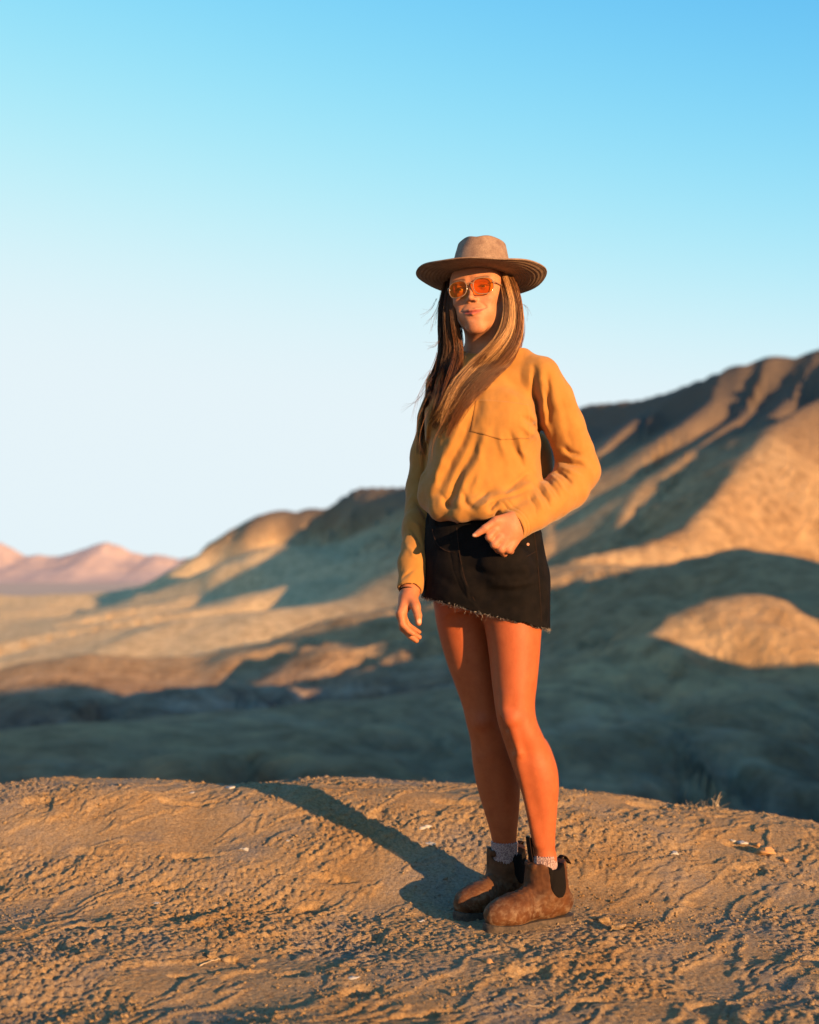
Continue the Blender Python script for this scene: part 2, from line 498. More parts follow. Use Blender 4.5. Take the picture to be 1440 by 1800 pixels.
# low folds on the shaded valley floor
ridge([W(420, 1250, 44), W(650, 1230, 47), W(820, 1215, 50)], .2, .2, 1.0, rnd=2, gul=.3, lam=4, seed=17.)
for k_, q in enumerate([((260, 1215, 66), (420, 1200, 70), (560, 1212, 72)), ((520, 1185, 95), (640, 1178, 98), (780, 1190, 98)), ((60, 1230, 60), (190, 1222, 62), (300, 1250, 60)), ((560, 1290, 38), (700, 1268, 41), (860, 1282, 42)),
                        ((900, 1215, 52), (960, 1180, 58), (1010, 1160, 64)), ((1000, 1300, 36), (1160, 1268, 40), (1330, 1290, 38)), ((1290, 1240, 44), (1400, 1190, 50), (1500, 1180, 54)), ((330, 1330, 30), (450, 1310, 31), (600, 1335, 30))]):
    ridge([W(*p_) for p_ in q], .40, .34, .6, rnd=1.0, gul=1.1, lam=2.6, seed=30. + k_)
ridge([W(-50, 1290, 34), W(200, 1275, 36), W(420, 1300, 36)], .2, .2, 1.0, rnd=2, gul=.3, lam=4, seed=18.)
# unseen hill added right of the frame, crest shaped to shade the valley
ridge([(10.5, 2, 1.6), (14, 4, 4.2), (20, 8.5, 7.5), (22, 10, 8.2), (28, 16, 9), (33, 21, 9), (36, 22.8, 3.6), (38.5, 27, 3.0), (41, 29.5, 8), (46, 28.5, 11.5), (54, 28, 13), (62, 32, 14), (70, 40, 12), (80, 50, 9), (90, 60, 8)], .8, .8, 1.0, rnd=1.0, gul=.3, lam=7, seed=19.)

m_hill, nt, b = new_mat('badland_clay')
n1 = noise_n(nt, .05, 5, .55); n2 = noise_n(nt, .8, 5, .65)
c1 = ramp(nt, n1.outputs[0], [(.35, (.52, .345, .180)), (.6, (.62, .425, .225)), (.8, (.54, .36, .19))])
c2 = ramp(nt, n2.outputs[0], [(.3, (.8, .8, .8)), (.65, (1.04, 1.02, 1.0))])
col = mixc(nt, 1.0, c1.outputs[0], c2.outputs[0], 'MULTIPLY')
n5 = noise_n(nt, .022, 4, .6, dist=1.0); c5 = ramp(nt, n5.outputs[0], [(.40, (0, 0, 0)), (.58, (1, 1, 1))])
col = mixc(nt, c5.outputs[0], col, mixc(nt, 1.0, col, (.70, .66, .66), 'MULTIPLY'))
# valley shade painted into the low ground's colour, mottled with pale streaks
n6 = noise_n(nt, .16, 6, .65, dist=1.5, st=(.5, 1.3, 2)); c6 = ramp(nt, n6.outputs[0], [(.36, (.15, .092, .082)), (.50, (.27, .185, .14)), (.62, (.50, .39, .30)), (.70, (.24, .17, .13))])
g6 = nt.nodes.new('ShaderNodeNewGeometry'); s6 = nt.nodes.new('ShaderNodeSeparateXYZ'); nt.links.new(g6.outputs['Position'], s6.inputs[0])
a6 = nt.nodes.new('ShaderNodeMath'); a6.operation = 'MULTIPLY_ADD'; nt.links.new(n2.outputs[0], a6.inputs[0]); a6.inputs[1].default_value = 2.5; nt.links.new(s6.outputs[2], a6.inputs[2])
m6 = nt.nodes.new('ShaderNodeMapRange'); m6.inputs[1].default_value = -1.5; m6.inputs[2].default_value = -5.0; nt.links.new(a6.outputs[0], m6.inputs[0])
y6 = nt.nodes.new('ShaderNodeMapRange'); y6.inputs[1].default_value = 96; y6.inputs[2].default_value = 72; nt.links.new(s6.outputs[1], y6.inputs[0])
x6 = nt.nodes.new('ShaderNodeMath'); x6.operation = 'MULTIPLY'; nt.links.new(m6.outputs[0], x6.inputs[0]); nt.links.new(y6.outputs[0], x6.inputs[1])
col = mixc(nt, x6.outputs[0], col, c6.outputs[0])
# sunlit brightness painted on the left flats as a pale sandy yellow
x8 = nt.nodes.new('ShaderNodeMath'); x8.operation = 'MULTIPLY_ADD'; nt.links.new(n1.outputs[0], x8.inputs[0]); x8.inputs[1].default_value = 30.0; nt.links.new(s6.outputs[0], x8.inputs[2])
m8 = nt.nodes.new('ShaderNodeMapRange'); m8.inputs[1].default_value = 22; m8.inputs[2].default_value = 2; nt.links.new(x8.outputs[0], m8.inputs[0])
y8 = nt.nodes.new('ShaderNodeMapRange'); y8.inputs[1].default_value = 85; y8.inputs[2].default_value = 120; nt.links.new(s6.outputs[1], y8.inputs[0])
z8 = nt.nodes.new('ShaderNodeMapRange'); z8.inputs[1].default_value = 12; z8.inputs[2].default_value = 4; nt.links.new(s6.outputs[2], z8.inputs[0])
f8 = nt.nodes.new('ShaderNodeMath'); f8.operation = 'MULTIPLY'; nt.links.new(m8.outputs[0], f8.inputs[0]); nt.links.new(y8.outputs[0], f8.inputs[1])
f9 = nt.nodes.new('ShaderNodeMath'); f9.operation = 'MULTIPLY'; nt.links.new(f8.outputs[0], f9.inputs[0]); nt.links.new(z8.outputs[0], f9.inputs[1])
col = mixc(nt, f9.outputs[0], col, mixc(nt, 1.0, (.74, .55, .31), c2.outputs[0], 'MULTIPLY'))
# rill shading painted into the colour as darker streaks down the slopes
n7 = noise_n(nt, .55, 5, .7, st=(1.6, 1.6, .18)); c7 = ramp(nt, n7.outputs[0], [(.36, (.66, .62, .60)), (.56, (1.06, 1.05, 1.04))])
col = mixc(nt, 1.0, col, c7.outputs[0], 'MULTIPLY')
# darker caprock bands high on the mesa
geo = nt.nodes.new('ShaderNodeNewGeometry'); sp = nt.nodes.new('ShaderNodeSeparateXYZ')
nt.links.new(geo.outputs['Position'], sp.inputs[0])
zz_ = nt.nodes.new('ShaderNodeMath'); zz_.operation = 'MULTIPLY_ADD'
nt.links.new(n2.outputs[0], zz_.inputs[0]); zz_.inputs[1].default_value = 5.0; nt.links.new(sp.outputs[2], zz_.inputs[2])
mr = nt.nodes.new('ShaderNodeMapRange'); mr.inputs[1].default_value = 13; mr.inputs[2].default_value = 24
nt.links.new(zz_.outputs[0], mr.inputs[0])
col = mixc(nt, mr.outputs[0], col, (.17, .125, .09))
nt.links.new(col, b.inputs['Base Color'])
b.inputs['Roughness'].default_value = .95; b.inputs['Specular IOR Level'].default_value = .1
nb1 = noise_n(nt, 1.6, 8, .65); bump(nt, b, nb1.outputs[0], .9, .8)

az = np.radians(np.concatenate([np.arange(-80, -22, 1.0), np.arange(-22, 22, .085), np.arange(22, 84, .5)]))
rad = np.geomspace(3.0, 900, 420)
AZ, RD = np.meshgrid(az, rad, indexing='ij')
HX, HY = RD * np.sin(AZ), RD * np.cos(AZ)
HZ_ = hills(HX, HY)
HZ_ = HZ_ - 3.0 * (1 - sstep(6, 16, RD))
V = np.stack([HX, HY, HZ_], -1).reshape(-1, 3)
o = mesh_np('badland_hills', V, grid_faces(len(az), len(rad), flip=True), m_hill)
tag(o, 'eroded tan clay hills and mesa behind the person, half in shade', kind='structure')
# far plain to the horizon, and the land behind the camera
m_plain, nt, b = new_mat('far_plain_clay')
n1 = noise_n(nt, .004, 6, .6, st=(.4, 1, 1))
c1 = ramp(nt, n1.outputs[0], [(.35, (.38, .27, .20)), (.65, (.47, .35, .26))])
nt.links.new(c1.outputs[0], b.inputs['Base Color']); b.inputs['Roughness'].default_value = .95
th = np.radians(np.arange(0, 360, 3.0)); rad = np.array([30., 200, 500, 900, 1500, 2500, 4000, 7000, 12000, 25000])
TH, RD = np.meshgrid(th, rad, indexing='ij')
X_, Y_ = RD * np.sin(TH), RD * np.cos(TH)
Z_ = np.interp(RD, [0, 200, 900, 3000, 25000], [-14, -15, -17, -30, -60]) + 0 * X_
V = np.stack([X_, Y_, Z_], -1).reshape(-1, 3)
F = grid_faces(len(th) + 1, len(rad), flip=True) % len(V)
o = mesh_np('far_plain', V, F, m_plain)
tag(o, 'pale sunlit desert plain reaching to the far mountains', kind='structure')
# far mountains, haze painted into their rock colour as a pale pink
m_mtn, nt, b = new_mat('hazed_mountain_rock')
n1 = noise_n(nt, .006, 6, .6)
c1 = ramp(nt, n1.outputs[0], [(.35, (.36, .27, .25)), (.65, (.44, .33, .30))])
nt.links.new(c1.outputs[0], b.inputs['Base Color']); b.inputs['Roughness'].default_value = .95
DM = 7000.0
sx = np.arange(-3600, 3601, 14.0); sy = np.linspace(-900, 1100, 110)
SX, SY = np.meshgrid(sx, sy, indexing='ij')
prof_px = [-700, -200, -60, 0, 20, 50, 75, 110, 150, 190, 215, 240, 265, 300, 340, 400, 520, 720, 1000, 1300]
prof_py = [985, 965, 945, 950, 962, 975, 977, 971, 962, 952, 957, 969, 974, 977, 975, 985, 980, 988, 985, 990]
crest = np.interp(SX, [(p_ - 720) / FPX * DM for p_ in prof_px], [(HZ - q_) / FPX * DM for q_ in prof_py]) + 34 + 16 * fbm(SX / 160, 0 * SX, 1.0, 4, .6)
sh = 1 - np.abs(SY) / np.where(SY < 0, 900., 1100.)
rg = ridged(SX / 420, SY / 520, 3.0, 5, .55)
Z_ = -42 + crest * np.clip(sh, 0, 1) ** 1.15 * (1 - .16 * (1.2 - rg) * sstep(0, .25, 1 - sh)) 
Z_ = np.where(sh <= .02, -70, Z_)
V = np.stack([SX, SY + DM, Z_], -1).reshape(-1, 3)
o = mesh_np('far_mountains', V, grid_faces(len(sx), len(sy), flip=True), m_mtn)
tag(o, 'low pink mountain range on the horizon at the left', kind='structure')
# ================================================================== PERSON
person = empty('person', (0.28, 3.47, 0.0))
tag(person, 'standing woman in straw hat, ochre shirt and black denim shorts, thumb outside her pocket', 'person')

# ---- materials
def cloth(name, c, c2, scale=900, rough=.9, bs=.5, bd=.0008, sheen=.15):
    m, nt, b = new_mat(name)
    n = noise_n(nt, 26, 5, .6); n2 = noise_n(nt, scale, 2, .5)
    cc = ramp(nt, n.outputs[0], [(.3, c), (.7, c2)])
    nt.links.new(cc.outputs[0], b.inputs['Base Color'])
    b.inputs['Roughness'].default_value = rough
    b.inputs['Sheen Weight'].default_value = sheen; b.inputs['Specular IOR Level'].default_value = .08
    bump(nt, b, n2.outputs[0], bs, bd)
    return m, nt, b
m_shirt, nt, b = cloth('ochre_jersey', (.295, .132, .030), (.335, .152, .037))
m_denim, nt, b = cloth('black_denim', (.0028, .0024, .0026), (.0075, .0054, .0048), 1400, .85, .6, .0006, .0)
m_fray, nt, b = cloth('frayed_thread', (.10, .085, .075), (.22, .18, .15))
m_skin, nt, b = new_mat('skin')
at = nd(nt, 'ShaderNodeVertexColor', _layer_name='tint')
n = noise_n(nt, 34, 7, .72); n2 = noise_n(nt, 420, 4, .7)
cc = ramp(nt, n.outputs[0], [(.30, (.84, .78, .74)), (.5, (.97, .96, .95)), (.72, (1.08, 1.10, 1.12))])
nt.links.new(mixc(nt, 1.0, at.outputs[0], cc.outputs[0], 'MULTIPLY'), b.inputs['Base Color'])
b.inputs['Roughness'].default_value = .55; b.inputs['Specular IOR Level'].default_value = .22
b.inputs['Subsurface Weight'].default_value = .12
b.inputs['Subsurface Radius'].default_value = (1, .35, .15)
b.inputs['Subsurface Scale'].default_value = .006
bump(nt, b, n2.outputs[0], .4, .0010)
SKIN = np.array((.40, .165, .082))
def plain(name, c, rough=.6, metal=0., spec=.5):
    m, nt, b = new_mat(name)
    n = noise_n(nt, 60, 4, .6)
    cc = ramp(nt, n.outputs[0], [(.25, tuple(v * .82 for v in c)), (.75, tuple(min(1, v * 1.12) for v in c))])
    nt.links.new(cc.outputs[0], b.inputs['Base Color'])
    b.inputs['Roughness'].default_value = rough; b.inputs['Metallic'].default_value = metal
    b.inputs['Specular IOR Level'].default_value = spec
    return m

# ---- leg lofts (also used by shorts, socks)
LL_rows = [(1020, 848, 958, 3.40, .086), (1075, 846, 955, 3.40, .086), (1110, 853, 951, 3.395, .083), (1160, 860, 947, 3.39, .076), (1200, 864, 943, 3.385, .070),
           (1240, 869, 939, 3.38, .061), (1265, 873, 942, 3.38, .057), (1290, 880, 952, 3.385, .055), (1320, 890, 966, 3.40, .056), (1350, 900, 977, 3.405, .057),
           (1380, 911, 980, 3.41, .055), (1420, 922, 977, 3.415, .046), (1460, 930, 974, 3.42, .038), (1490, 934, 973, 3.425, .035), (1530, 930, 976, 3.43, .036), (1560, 925, 985, 3.43, .036)]
RL_rows = [(1020, 757, 868, 3.508, .086), (1060, 762, 868, 3.508, .086), (1090, 766, 868, 3.508, .083), (1130, 775, 870, 3.508, .079), (1170, 787, 876, 3.508, .073),
           (1200, 798, 880, 3.508, .068), (1240, 812, 884, 3.508, .060), (1270, 819, 886, 3.508, .056), (1300, 826, 896, 3.518, .055), (1340, 830, 906, 3.528, .056),
           (1380, 837, 912, 3.538, .054), (1420, 848, 911, 3.543, .046), (1460, 860, 907, 3.548, .038), (1480, 864, 906, 3.553, .035), (1510, 864, 906, 3.558, .035), (1550, 858, 915, 3.558, .036)]
LLS, RLS = edges(LL_rows), edges(RL_rows)

# ---- head frame: origin between the eyes' centres, inside the skull at eye height
HY_, HR_, HT_ = R(17), R(-5), R(3)      # yaw to picture left, roll, tilt up
HEADC = P(842, 519, 3.42)
Mz = Matrix.Rotation(-HY_, 3, 'Z'); Mt = Matrix.Rotation(-HT_, 3, 'X'); Mr = Matrix.Rotation(HR_, 3, 'Y')
# local axes: X her left (picture right), Y out of the face, Z up  ->  world
BASE = Matrix(((1, 0, 0), (0, -1, 0), (0, 0, 1)))
HM = np.array(Mz @ Mr @ Mt @ BASE)      # columns = local axes in world
def H(x, y, z): return HEADC + HM @ np.array((x, y, z)) * .01
HROWS = HM.T
HS = .97
def hc(a, b_, ra, rb, k=.4, op='u'): return cone(H(*a), H(*b_), ra * .01, rb * .01, k * .01, op)
def he(c, r, k=.5, op='u', rot=None):
    M = HROWS if rot is None else np.array(rot) @ HROWS
    return ell(H(*c), np.array(r) * .01, k * .01, op, M)

body = Shape()
head = []
head.append(he((0, -1.6, 3.0), (7.3, 9.0, 8.4), 1))
head.append(he((0, 1.6, -2.6), (5.95, 6.9, 8.2), 2.2))
for s in (-1, 1):
    head.append(hc((s * 4.35, .4, -5.0), (s * 1.35, 5.7, -10.1), 1.5, 1.35, 2.2)); head.append(he((s * 4.3, 3.6, .8), (2.3, 3.6, 3.6), 2.0))
    head.append(he((s * 3.7, 5.75, -3.1), (1.9, 1.9, 1.5), 1.4))
    head.append(hc((s * 1.4, 7.95, 1.75), (s * 4.8, 6.4, 1.9), .65, .55, 1.0))
    head.append(he((s * 2.9, 5.7, -6.0), (1.9, 1.6, 2.2), 1.6))
head.append(he((0, 6.15, -10.4), (1.7, 1.35, 1.3), 1.5))
head.append(he((0, 6.75, -7.2), (2.8, 1.7, 2.9), 1.3))
head.append(he((0, 5.6, 3.8), (5.0, 2.4, 4.2), 3.0))
for s in (-1, 1):
    head.append(he((s * 3.15, 8.6, -.05), (1.75, 1.6, 1.15), .9, 's'))
    head.append(he((s * 3.15, 6.55, -.05), (1.45, 1.38, 1.22), .25))          # lids over the eyeball
    head.append(he((s * 3.15, 8.0, -.12), (1.2, .62, .26), .12, 's'))          # opening
    head.append(hc((s * 2.0, 7.6, .75), (s * 4.2, 7.0, .7), .18, .16, .3))     # upper lid fold
head += [hc((0, 7.5, .9), (0, 8.2, -.8), .62, .62, .9), hc((0, 8.2, -.8), (0, 9.75, -3.1), .56, .60, .6), he((0, 9.7, -3.35), (.78, .85, .68), .5)]
for s in (-1, 1):
    head.append(he((s * .98, 8.65, -3.65), (.60, .90, .55), .35))
    head.append(he((s * .50, 9.15, -4.12), (.17, .32, .17), .12, 's'))
# lips, corners drawn up in a smile
head += [hc((-3.2, 7.30, -5.82), (-.85, 8.62, -6.22), .20, .36, .25), hc((-.85, 8.62, -6.22), (0, 8.72, -6.36), .36, .33, .2), hc((0, 8.72, -6.36), (.85, 8.62, -6.22), .33, .36, .2), hc((.85, 8.62, -6.22), (3.2, 7.30, -5.82), .36, .20, .25),
         hc((-2.2, 8.0, -6.82), (0, 8.72, -7.26), .28, .44, .2), hc((0, 8.72, -7.26), (2.2, 8.0, -6.82), .44, .28, .2)]
head += [hc((-3.6, 7.28, -5.72), (-1.3, 8.68, -6.70), .10, .12, .16, 's'), hc((-1.3, 8.68, -6.70), (0, 9.02, -6.82), .12, .13, .16, 's'), hc((0, 9.02, -6.82), (1.3, 8.68, -6.70), .13, .12, .16, 's'), hc((1.3, 8.68, -6.70), (3.6, 7.28, -5.72), .12, .10, .16, 's')]
for s in (-1, 1):
    head.append(hc((s * 1.75, 8.45, -4.0), (s * 3.35, 7.55, -5.5), .17, .19, .38, 's'))      # smile folds
    head.append(he((s * 7.0, -1.4, -.4), (.4, 1.4, 1.9), .5))
    head.append(he((s * 7.75, -.6, -1.2), (.3, 1.0, 1.9), .3, 's'))
head.append(he((0, 8.75, -8.6), (1.5, .5, .35), .6, 's'))                     # groove under the lower lip
body.add(head)
# neck and shoulders
NB = P(855, 640, 3.47)
body.add(cone(H(0, -2.4, -5), NB + (0, 0, -.02), .049, .055, .03), cone(H(3.6, .2, -8), P(862, 630, 3.415), .014, .012, .03))
body.add(chain([P(785, 668, 3.56), P(822, 640, 3.51), NB, P(895, 640, 3.43), P(945, 660, 3.38)], [.030, .032, .045, .032, .030], .04))
body.add(loft(edges([(640, 805, 905, 3.47, .07), (680, 780, 925, 3.47, .09), (740, 775, 925, 3.47, .10), (810, 785, 915, 3.46, .085), (880, 778, 922, 3.46, .09), (950, 770, 940, 3.46, .105), (1020, 770, 945, 3.46, .11), (1075, 790, 930, 3.46, .09)]), .03))
# legs
LLl, RLl = loft(LLS, .018), loft(RLS, .018)
body.add(LLl, RLl)
def knee(px, py, Y, s=1.0, cut=True):
    q = [ell(P(px, py, Y - .003), (.023 * s, .020, .025), .012), cone(P(px - 4, py - 40, Y + .004), P(px - 9, py - 16, Y + .002), .016, .012, .016), cone(P(px + 10, py - 44, Y + .004), P(px + 9, py - 18, Y + .002), .014, .011, .016), cone(P(px + 5, py + 22, Y + .002), P(px + 14, py + 60, Y + .008), .011, .008, .014), cone(P(px - 16, py + 4, Y + .003), P(px - 10, py + 20, Y + .003), .004, .004, .012, 's'), cone(P(px + 20, py + 2, Y + .003), P(px + 15, py + 20, Y + .003), .004, .004, .012, 's')]
    return q if cut else q[:-2]
body.add(knee(899, 1262, 3.338)); body.add(knee(849, 1268, 3.470, 1.0, False))
# shin ridge and calf
body.add(cone(P(912, 1330, 3.362), P(945, 1480, 3.402), .010, .008, .022), cone(P(853, 1330, 3.497), P(878, 1470, 3.54), .010, .008, .022))
body.add(ell(P(950, 1345, 3.44), (.030, .035, .075), .03), ell(P(884, 1350, 3.58), (.030, .035, .075), .03))
# ankle bones, feet inside the boots
body.add(ell(P(938, 1512, 3.425), (.016, .014, .018), .012), ell(P(968, 1508, 3.415), (.014, .014, .018), .012))
body.add(cone(P(957, 1535, 3.43), P(925, 1594, 3.42), .026, .018, .01), cone(P(889, 1525, 3.575), P(868, 1582, 3.55), .026, .018, .01))
# arms inside the sleeves
LA = [P(945, 665, 3.38), P(992, 745, 3.42), P(1020, 822, 3.46), P(975, 878, 3.38), P(915, 918, 3.285)]
RA = [P(785, 675, 3.58), P(764, 770, 3.60), P(750, 860, 3.58), P(733, 950, 3.485), P(721, 1040, 3.395)]
body.add(chain(LA, [.032, .034, .034, .033, .026], .02)); body.add(chain(RA, [.032, .034, .033, .030, .024], .02))
# ---- left hand (picture right), thumb outside the pocket
def q3(px, py, Y): return P(px, py, Y)
lh = []
lh += [cone(q3(915, 918, 3.285), q3(898, 925, 3.262), .0255, .026, .012), ell(q3(886, 936, 3.256), (.032, .019, .036), .014, 'u', np.array(Matrix.Rotation(R(-38), 3, 'Y'))),
       cone(q3(899, 915, 3.262), q3(869, 930, 3.246), .020, .0135, .012), cone(q3(904, 932, 3.264), q3(884, 955, 3.252), .020, .014, .012), cone(q3(908, 940, 3.27), q3(898, 962, 3.262), .018, .012, .012)]
for a, b_, c in (((870, 931), (860, 944), (868, 960)), ((879, 944), (869, 957), (877, 972)), ((889, 953), (881, 965), (888, 980)), ((900, 957), (894, 966), (899, 974))):
    k_ = 3.240 + (a[0] - 870) * .0004
    lh += [cone(q3(*a, k_ + .002), q3(*b_, k_ - .003), .0118, .0100, .004), cone(q3(*b_, k_ - .003), q3(c[0], c[1] - 4, k_ + .034), .0100, .0088, .004)]
lh += [cone(q3(899, 910, 3.258), q3(872, 916, 3.240), .0150, .0125, .008), cone(q3(872, 916, 3.240), q3(853, 929, 3.232), .0118, .0100, .004), cone(q3(853, 929, 3.232), q3(838, 939, 3.232), .0100, .0078, .004), ell(q3(834.5, 941, 3.229), (.0075, .0045, .0055), .002)]
body.add(lh)
# ---- right hand (picture left), hanging, seen from the thumb side
qq3 = q3
def q3(px, py, Y): return qq3(px, py, Y - .075)
rh = [cone(q3(721, 1040, 3.47), q3(717, 1052, 3.465), .0225, .0230, .012),
      cone(q3(716, 1052, 3.452), q3(706, 1078, 3.440), .0180, .0140, .012), cone(q3(716, 1052, 3.470), q3(705, 1080, 3.462), .0180, .0140, .012), cone(q3(714, 1054, 3.488), q3(706, 1080, 3.486), .0170, .0130, .012), cone(q3(714, 1056, 3.500), q3(707, 1080, 3.505), .0150, .0120, .012)]
for (m_, p_, d_, t_, Y, r) in (((705, 1077), (708, 1097), (718, 1108), (726, 1114), 3.436, .0098), ((704, 1079), (709, 1104), (722, 1118), (732, 1126), 3.458, .0100),
                               ((706, 1080), (713, 1104), (727, 1115), (737, 1120), 3.480, .0095), ((708, 1080), (716, 1098), (729, 1107), (737, 1111), 3.500, .0083)):
    rh += [cone(q3(*m_, Y), q3(*p_, Y - .002), r * 1.12, r, .004), cone(q3(*p_, Y - .002), q3(*d_, Y - .003), r, r * .86, .003), cone(q3(*d_, Y - .003), q3(*t_, Y - .004), r * .86, r * .72, .003)]
rh += [cone(q3(722, 1046, 3.452), q3(731, 1066, 3.428), .0165, .0128, .010), cone(q3(731, 1066, 3.428), q3(735, 1082, 3.420), .0122, .0100, .004), cone(q3(735, 1082, 3.420), q3(736, 1095, 3.420), .0100, .0080, .004)]
body.add(rh)
V, F = body.mesh((-.08, 3.14, .02), (.60, 3.75, 1.92), .0030, zfine=(1.50, .0020))
# colour of the skin: lips, brows, warmer knees and knuckles, nails
tint = np.tile(SKIN, (len(V), 1)).astype(np.float32)
L = (V - HEADC) @ HM * 100.0
def blend(m, c):
    global tint
    m = np.clip(m, 0, 1)[:, None]
    tint = tint * (1 - m) + np.array(c, np.float32) * m
blend(sstep(.96, .86, V[:, 2]) * (V[:, 0] > PX(752, 3.45)), (.33, .080, .026))
blend(.6 * (V[:, 2] < 1.02) * (V[:, 0] <= PX(752, 3.45)), (.37, .115, .045))
blend(.5 * (V[:, 2] < 1.1) * (V[:, 2] > .93) * (V[:, 1] < 3.31) * (V[:, 0] > .1), (.36, .125, .060))
inhead = (V[:, 2] > 1.45) & (L[:, 1] > 3)
lz = L[:, 2] + 6.85 - .088 * L[:, 0] ** 2
blend(inhead * sstep(1.0, .55, np.hypot(L[:, 0] / 3.45, lz / np.where(lz > 0, .66, .82))) * sstep(6.6, 7.0, L[:, 1]), (.33, .075, .055))
blend(inhead * .85 * sstep(.15, .05, np.abs(L[:, 2] + 6.80 - .085 * L[:, 0] ** 2)) * sstep(3.9, 3.2, np.abs(L[:, 0])) * sstep(6.4, 6.8, L[:, 1]), (.10, .025, .020))
blend(inhead * .35 * sstep(1.3, .3, np.hypot((np.abs(L[:, 0]) - 4.0) / 2.2, (L[:, 2] + 3.2) / 1.9)), (.40, .11, .055))
bz = L[:, 2] - (1.95 + .16 * (np.abs(L[:, 0]) - 1.5) - .09 * np.maximum(np.abs(L[:, 0]) - 3.2, 0) ** 2)
blend(inhead * .92 * sstep(.46, .16, np.abs(bz)) * sstep(1.0, 1.5, np.abs(L[:, 0])) * sstep(5.4, 4.7, np.abs(L[:, 0])), (.13, .06, .035))
for s in (-1, 1):   # lash line
    blend(inhead * .8 * sstep(.26, .10, np.abs(np.hypot((L[:, 0] - s * 3.15) / 1.25, (L[:, 2] + .12) / .36) - 1) * .36 + .2 * (L[:, 2] < -.15)) * sstep(1.9, 1.6, np.abs(L[:, 0] - s * 3.15)), (.07, .035, .025))
for c_, r_ in ((P(899, 1265, 3.33), .05), (P(847, 1268, 3.47), .05)):
    blend(.30 * sstep(r_, .01, np.linalg.norm(V - c_, axis=1)), (.36, .07, .025))
for c_, r_ in ((P(834, 941, 3.222), .0062), (P(738, 1092, 3.337), .0075)):
    blend(.8 * sstep(r_, r_ * .7, np.linalg.norm(V - c_, axis=1)), (.50, .33, .25))
o = mesh_np('body', V, F, m_skin, person, tint=tint); tag(o, 'sun-tanned skin of face, hands and bare legs')

# ---- eyes
m_eye, nt, b = new_mat('eyeball')
at = nd(nt, 'ShaderNodeVertexColor', _layer_name='tint'); nt.links.new(at.outputs[0], b.inputs['Base Color']); b.inputs['Roughness'].default_value = .12
def uv_sphere(c, r, n=24, m=16):
    th = np.linspace(0, np.pi, m + 1)[:, None]; ph = np.linspace(0, 2 * np.pi, n, endpoint=False)[None, :]
    v = np.stack([np.sin(th) * np.cos(ph), np.sin(th) * np.sin(ph), np.cos(th) + 0 * ph], -1).reshape(-1, 3)
    return v * r + c, grid_faces(m + 1, n, wrap=True)
for s in (-1, 1):
    v, f = uv_sphere(np.zeros(3), 1.0, 40, 30)
    g = np.array((-.10 * 1, .98, .02)); g /= np.linalg.norm(g)
    ang = np.arccos(np.clip(v @ g, -1, 1))
    t = np.tile(np.array((.62, .55, .50)), (len(v), 1)); t[ang < .50] = (.12, .07, .035); t[ang < .22] = (.01, .008, .008)
    mesh_np('eye', np.array([H(s * 3.15 + p_[0] * 1.2, 6.55 + p_[1] * 1.2, -.05 + p_[2] * 1.14) for p_ in v]), f, m_eye, person, tint=t)

# ---- shirt
def polydist(X, Z, pts):
    d = np.full(np.broadcast(X, Z).shape, 1e9); T = np.zeros(d.shape); n = len(pts) - 1
    for i in range(n):
        a, c = np.array(pts[i]), np.array(pts[i + 1]); v = c - a; l2 = v @ v
        t = np.clip(((X - a[0]) * v[0] + (Z - a[1]) * v[1]) / l2, 0, 1)
        e = np.hypot(X - a[0] - t * v[0], Z - a[1] - t * v[1])
        m = e < d; d = np.where(m, e, d); T = np.where(m, (i + t) / n, T)
    return d, T
def fold(px, amp, w, Yc=3.36, front=3.47):
    """fold in the cloth along a line; amp > 0 raises a ridge, < 0 sinks a groove (m)"""
    pts = [(P(a, c, Yc)[0], P(a, c, Yc)[2]) for a, c in px]
    x0, x1 = min(p_[0] for p_ in pts) - 3 * w, max(p_[0] for p_ in pts) + 3 * w
    z0, z1 = min(p_[1] for p_ in pts) - 3 * w, max(p_[1] for p_ in pts) + 3 * w
    def f(x, y, z, d):
        if np.max(x) < x0 or np.min(x) > x1 or np.max(z) < z0 or np.min(z) > z1 or np.min(y) > front: return d
        wn_ = .0035 * noise(x * 38, z * 38, y * 12)
        e, t = polydist(x + wn_, z + wn_ * .7, pts)
        tp = np.sin(np.pi * np.clip(t * .92 + .04, 0, 1)) ** .6
        return d - amp * tp * np.exp(-(e / w) ** 2) * (y < front)
    return f
shirt = Shape()
TS = edges([(625, 815, 895, 3.47, .060), (636, 796, 922, 3.47, .082), (655, 775, 950, 3.47, .105), (690, 755, 958, 3.465, .128), (730, 750, 956, 3.455, .140), (770, 748, 951, 3.45, .143), (810, 744, 950, 3.45, .143), (845, 738, 952, 3.45, .145),
            (872, 738, 952, 3.45, .150), (890, 748, 946, 3.45, .152), (903, 768, 935, 3.45, .140), (912, 790, 915, 3.45, .12)])
shirt.add(loft(TS, .03, e=2.35))
shirt.add(chain([P(812, 634, 3.52), P(850, 628, 3.47), P(895, 633, 3.43)], [.045, .05, .048], .03))
shirt.add(ell(P(948, 822, 3.545), (.038, .05, .095), .03))
shirt.add(cone(P(882, 640, 3.44), P(946, 664, 3.395), .050, .056, .035), cone(P(822, 645, 3.52), P(785, 676, 3.57), .048, .054, .035))
shirt.add(ell(P(893, 742, 3.345), (.062, .040, .060), .05), ell(P(800, 738, 3.40), (.055, .036, .058), .05))
LSl = [P(948, 667, 3.39), P(972, 700, 3.40), P(993, 748, 3.42), P(1010, 795, 3.45), P(1016, 826, 3.455), P(997, 858, 3.42), P(970, 880, 3.375), P(938, 902, 3.325), P(903, 924, 3.278)]
shirt.add(chain(LSl, [.060, .054, .0510, .0530, .0590, .0560, .0500, .0445, .0405], .010))
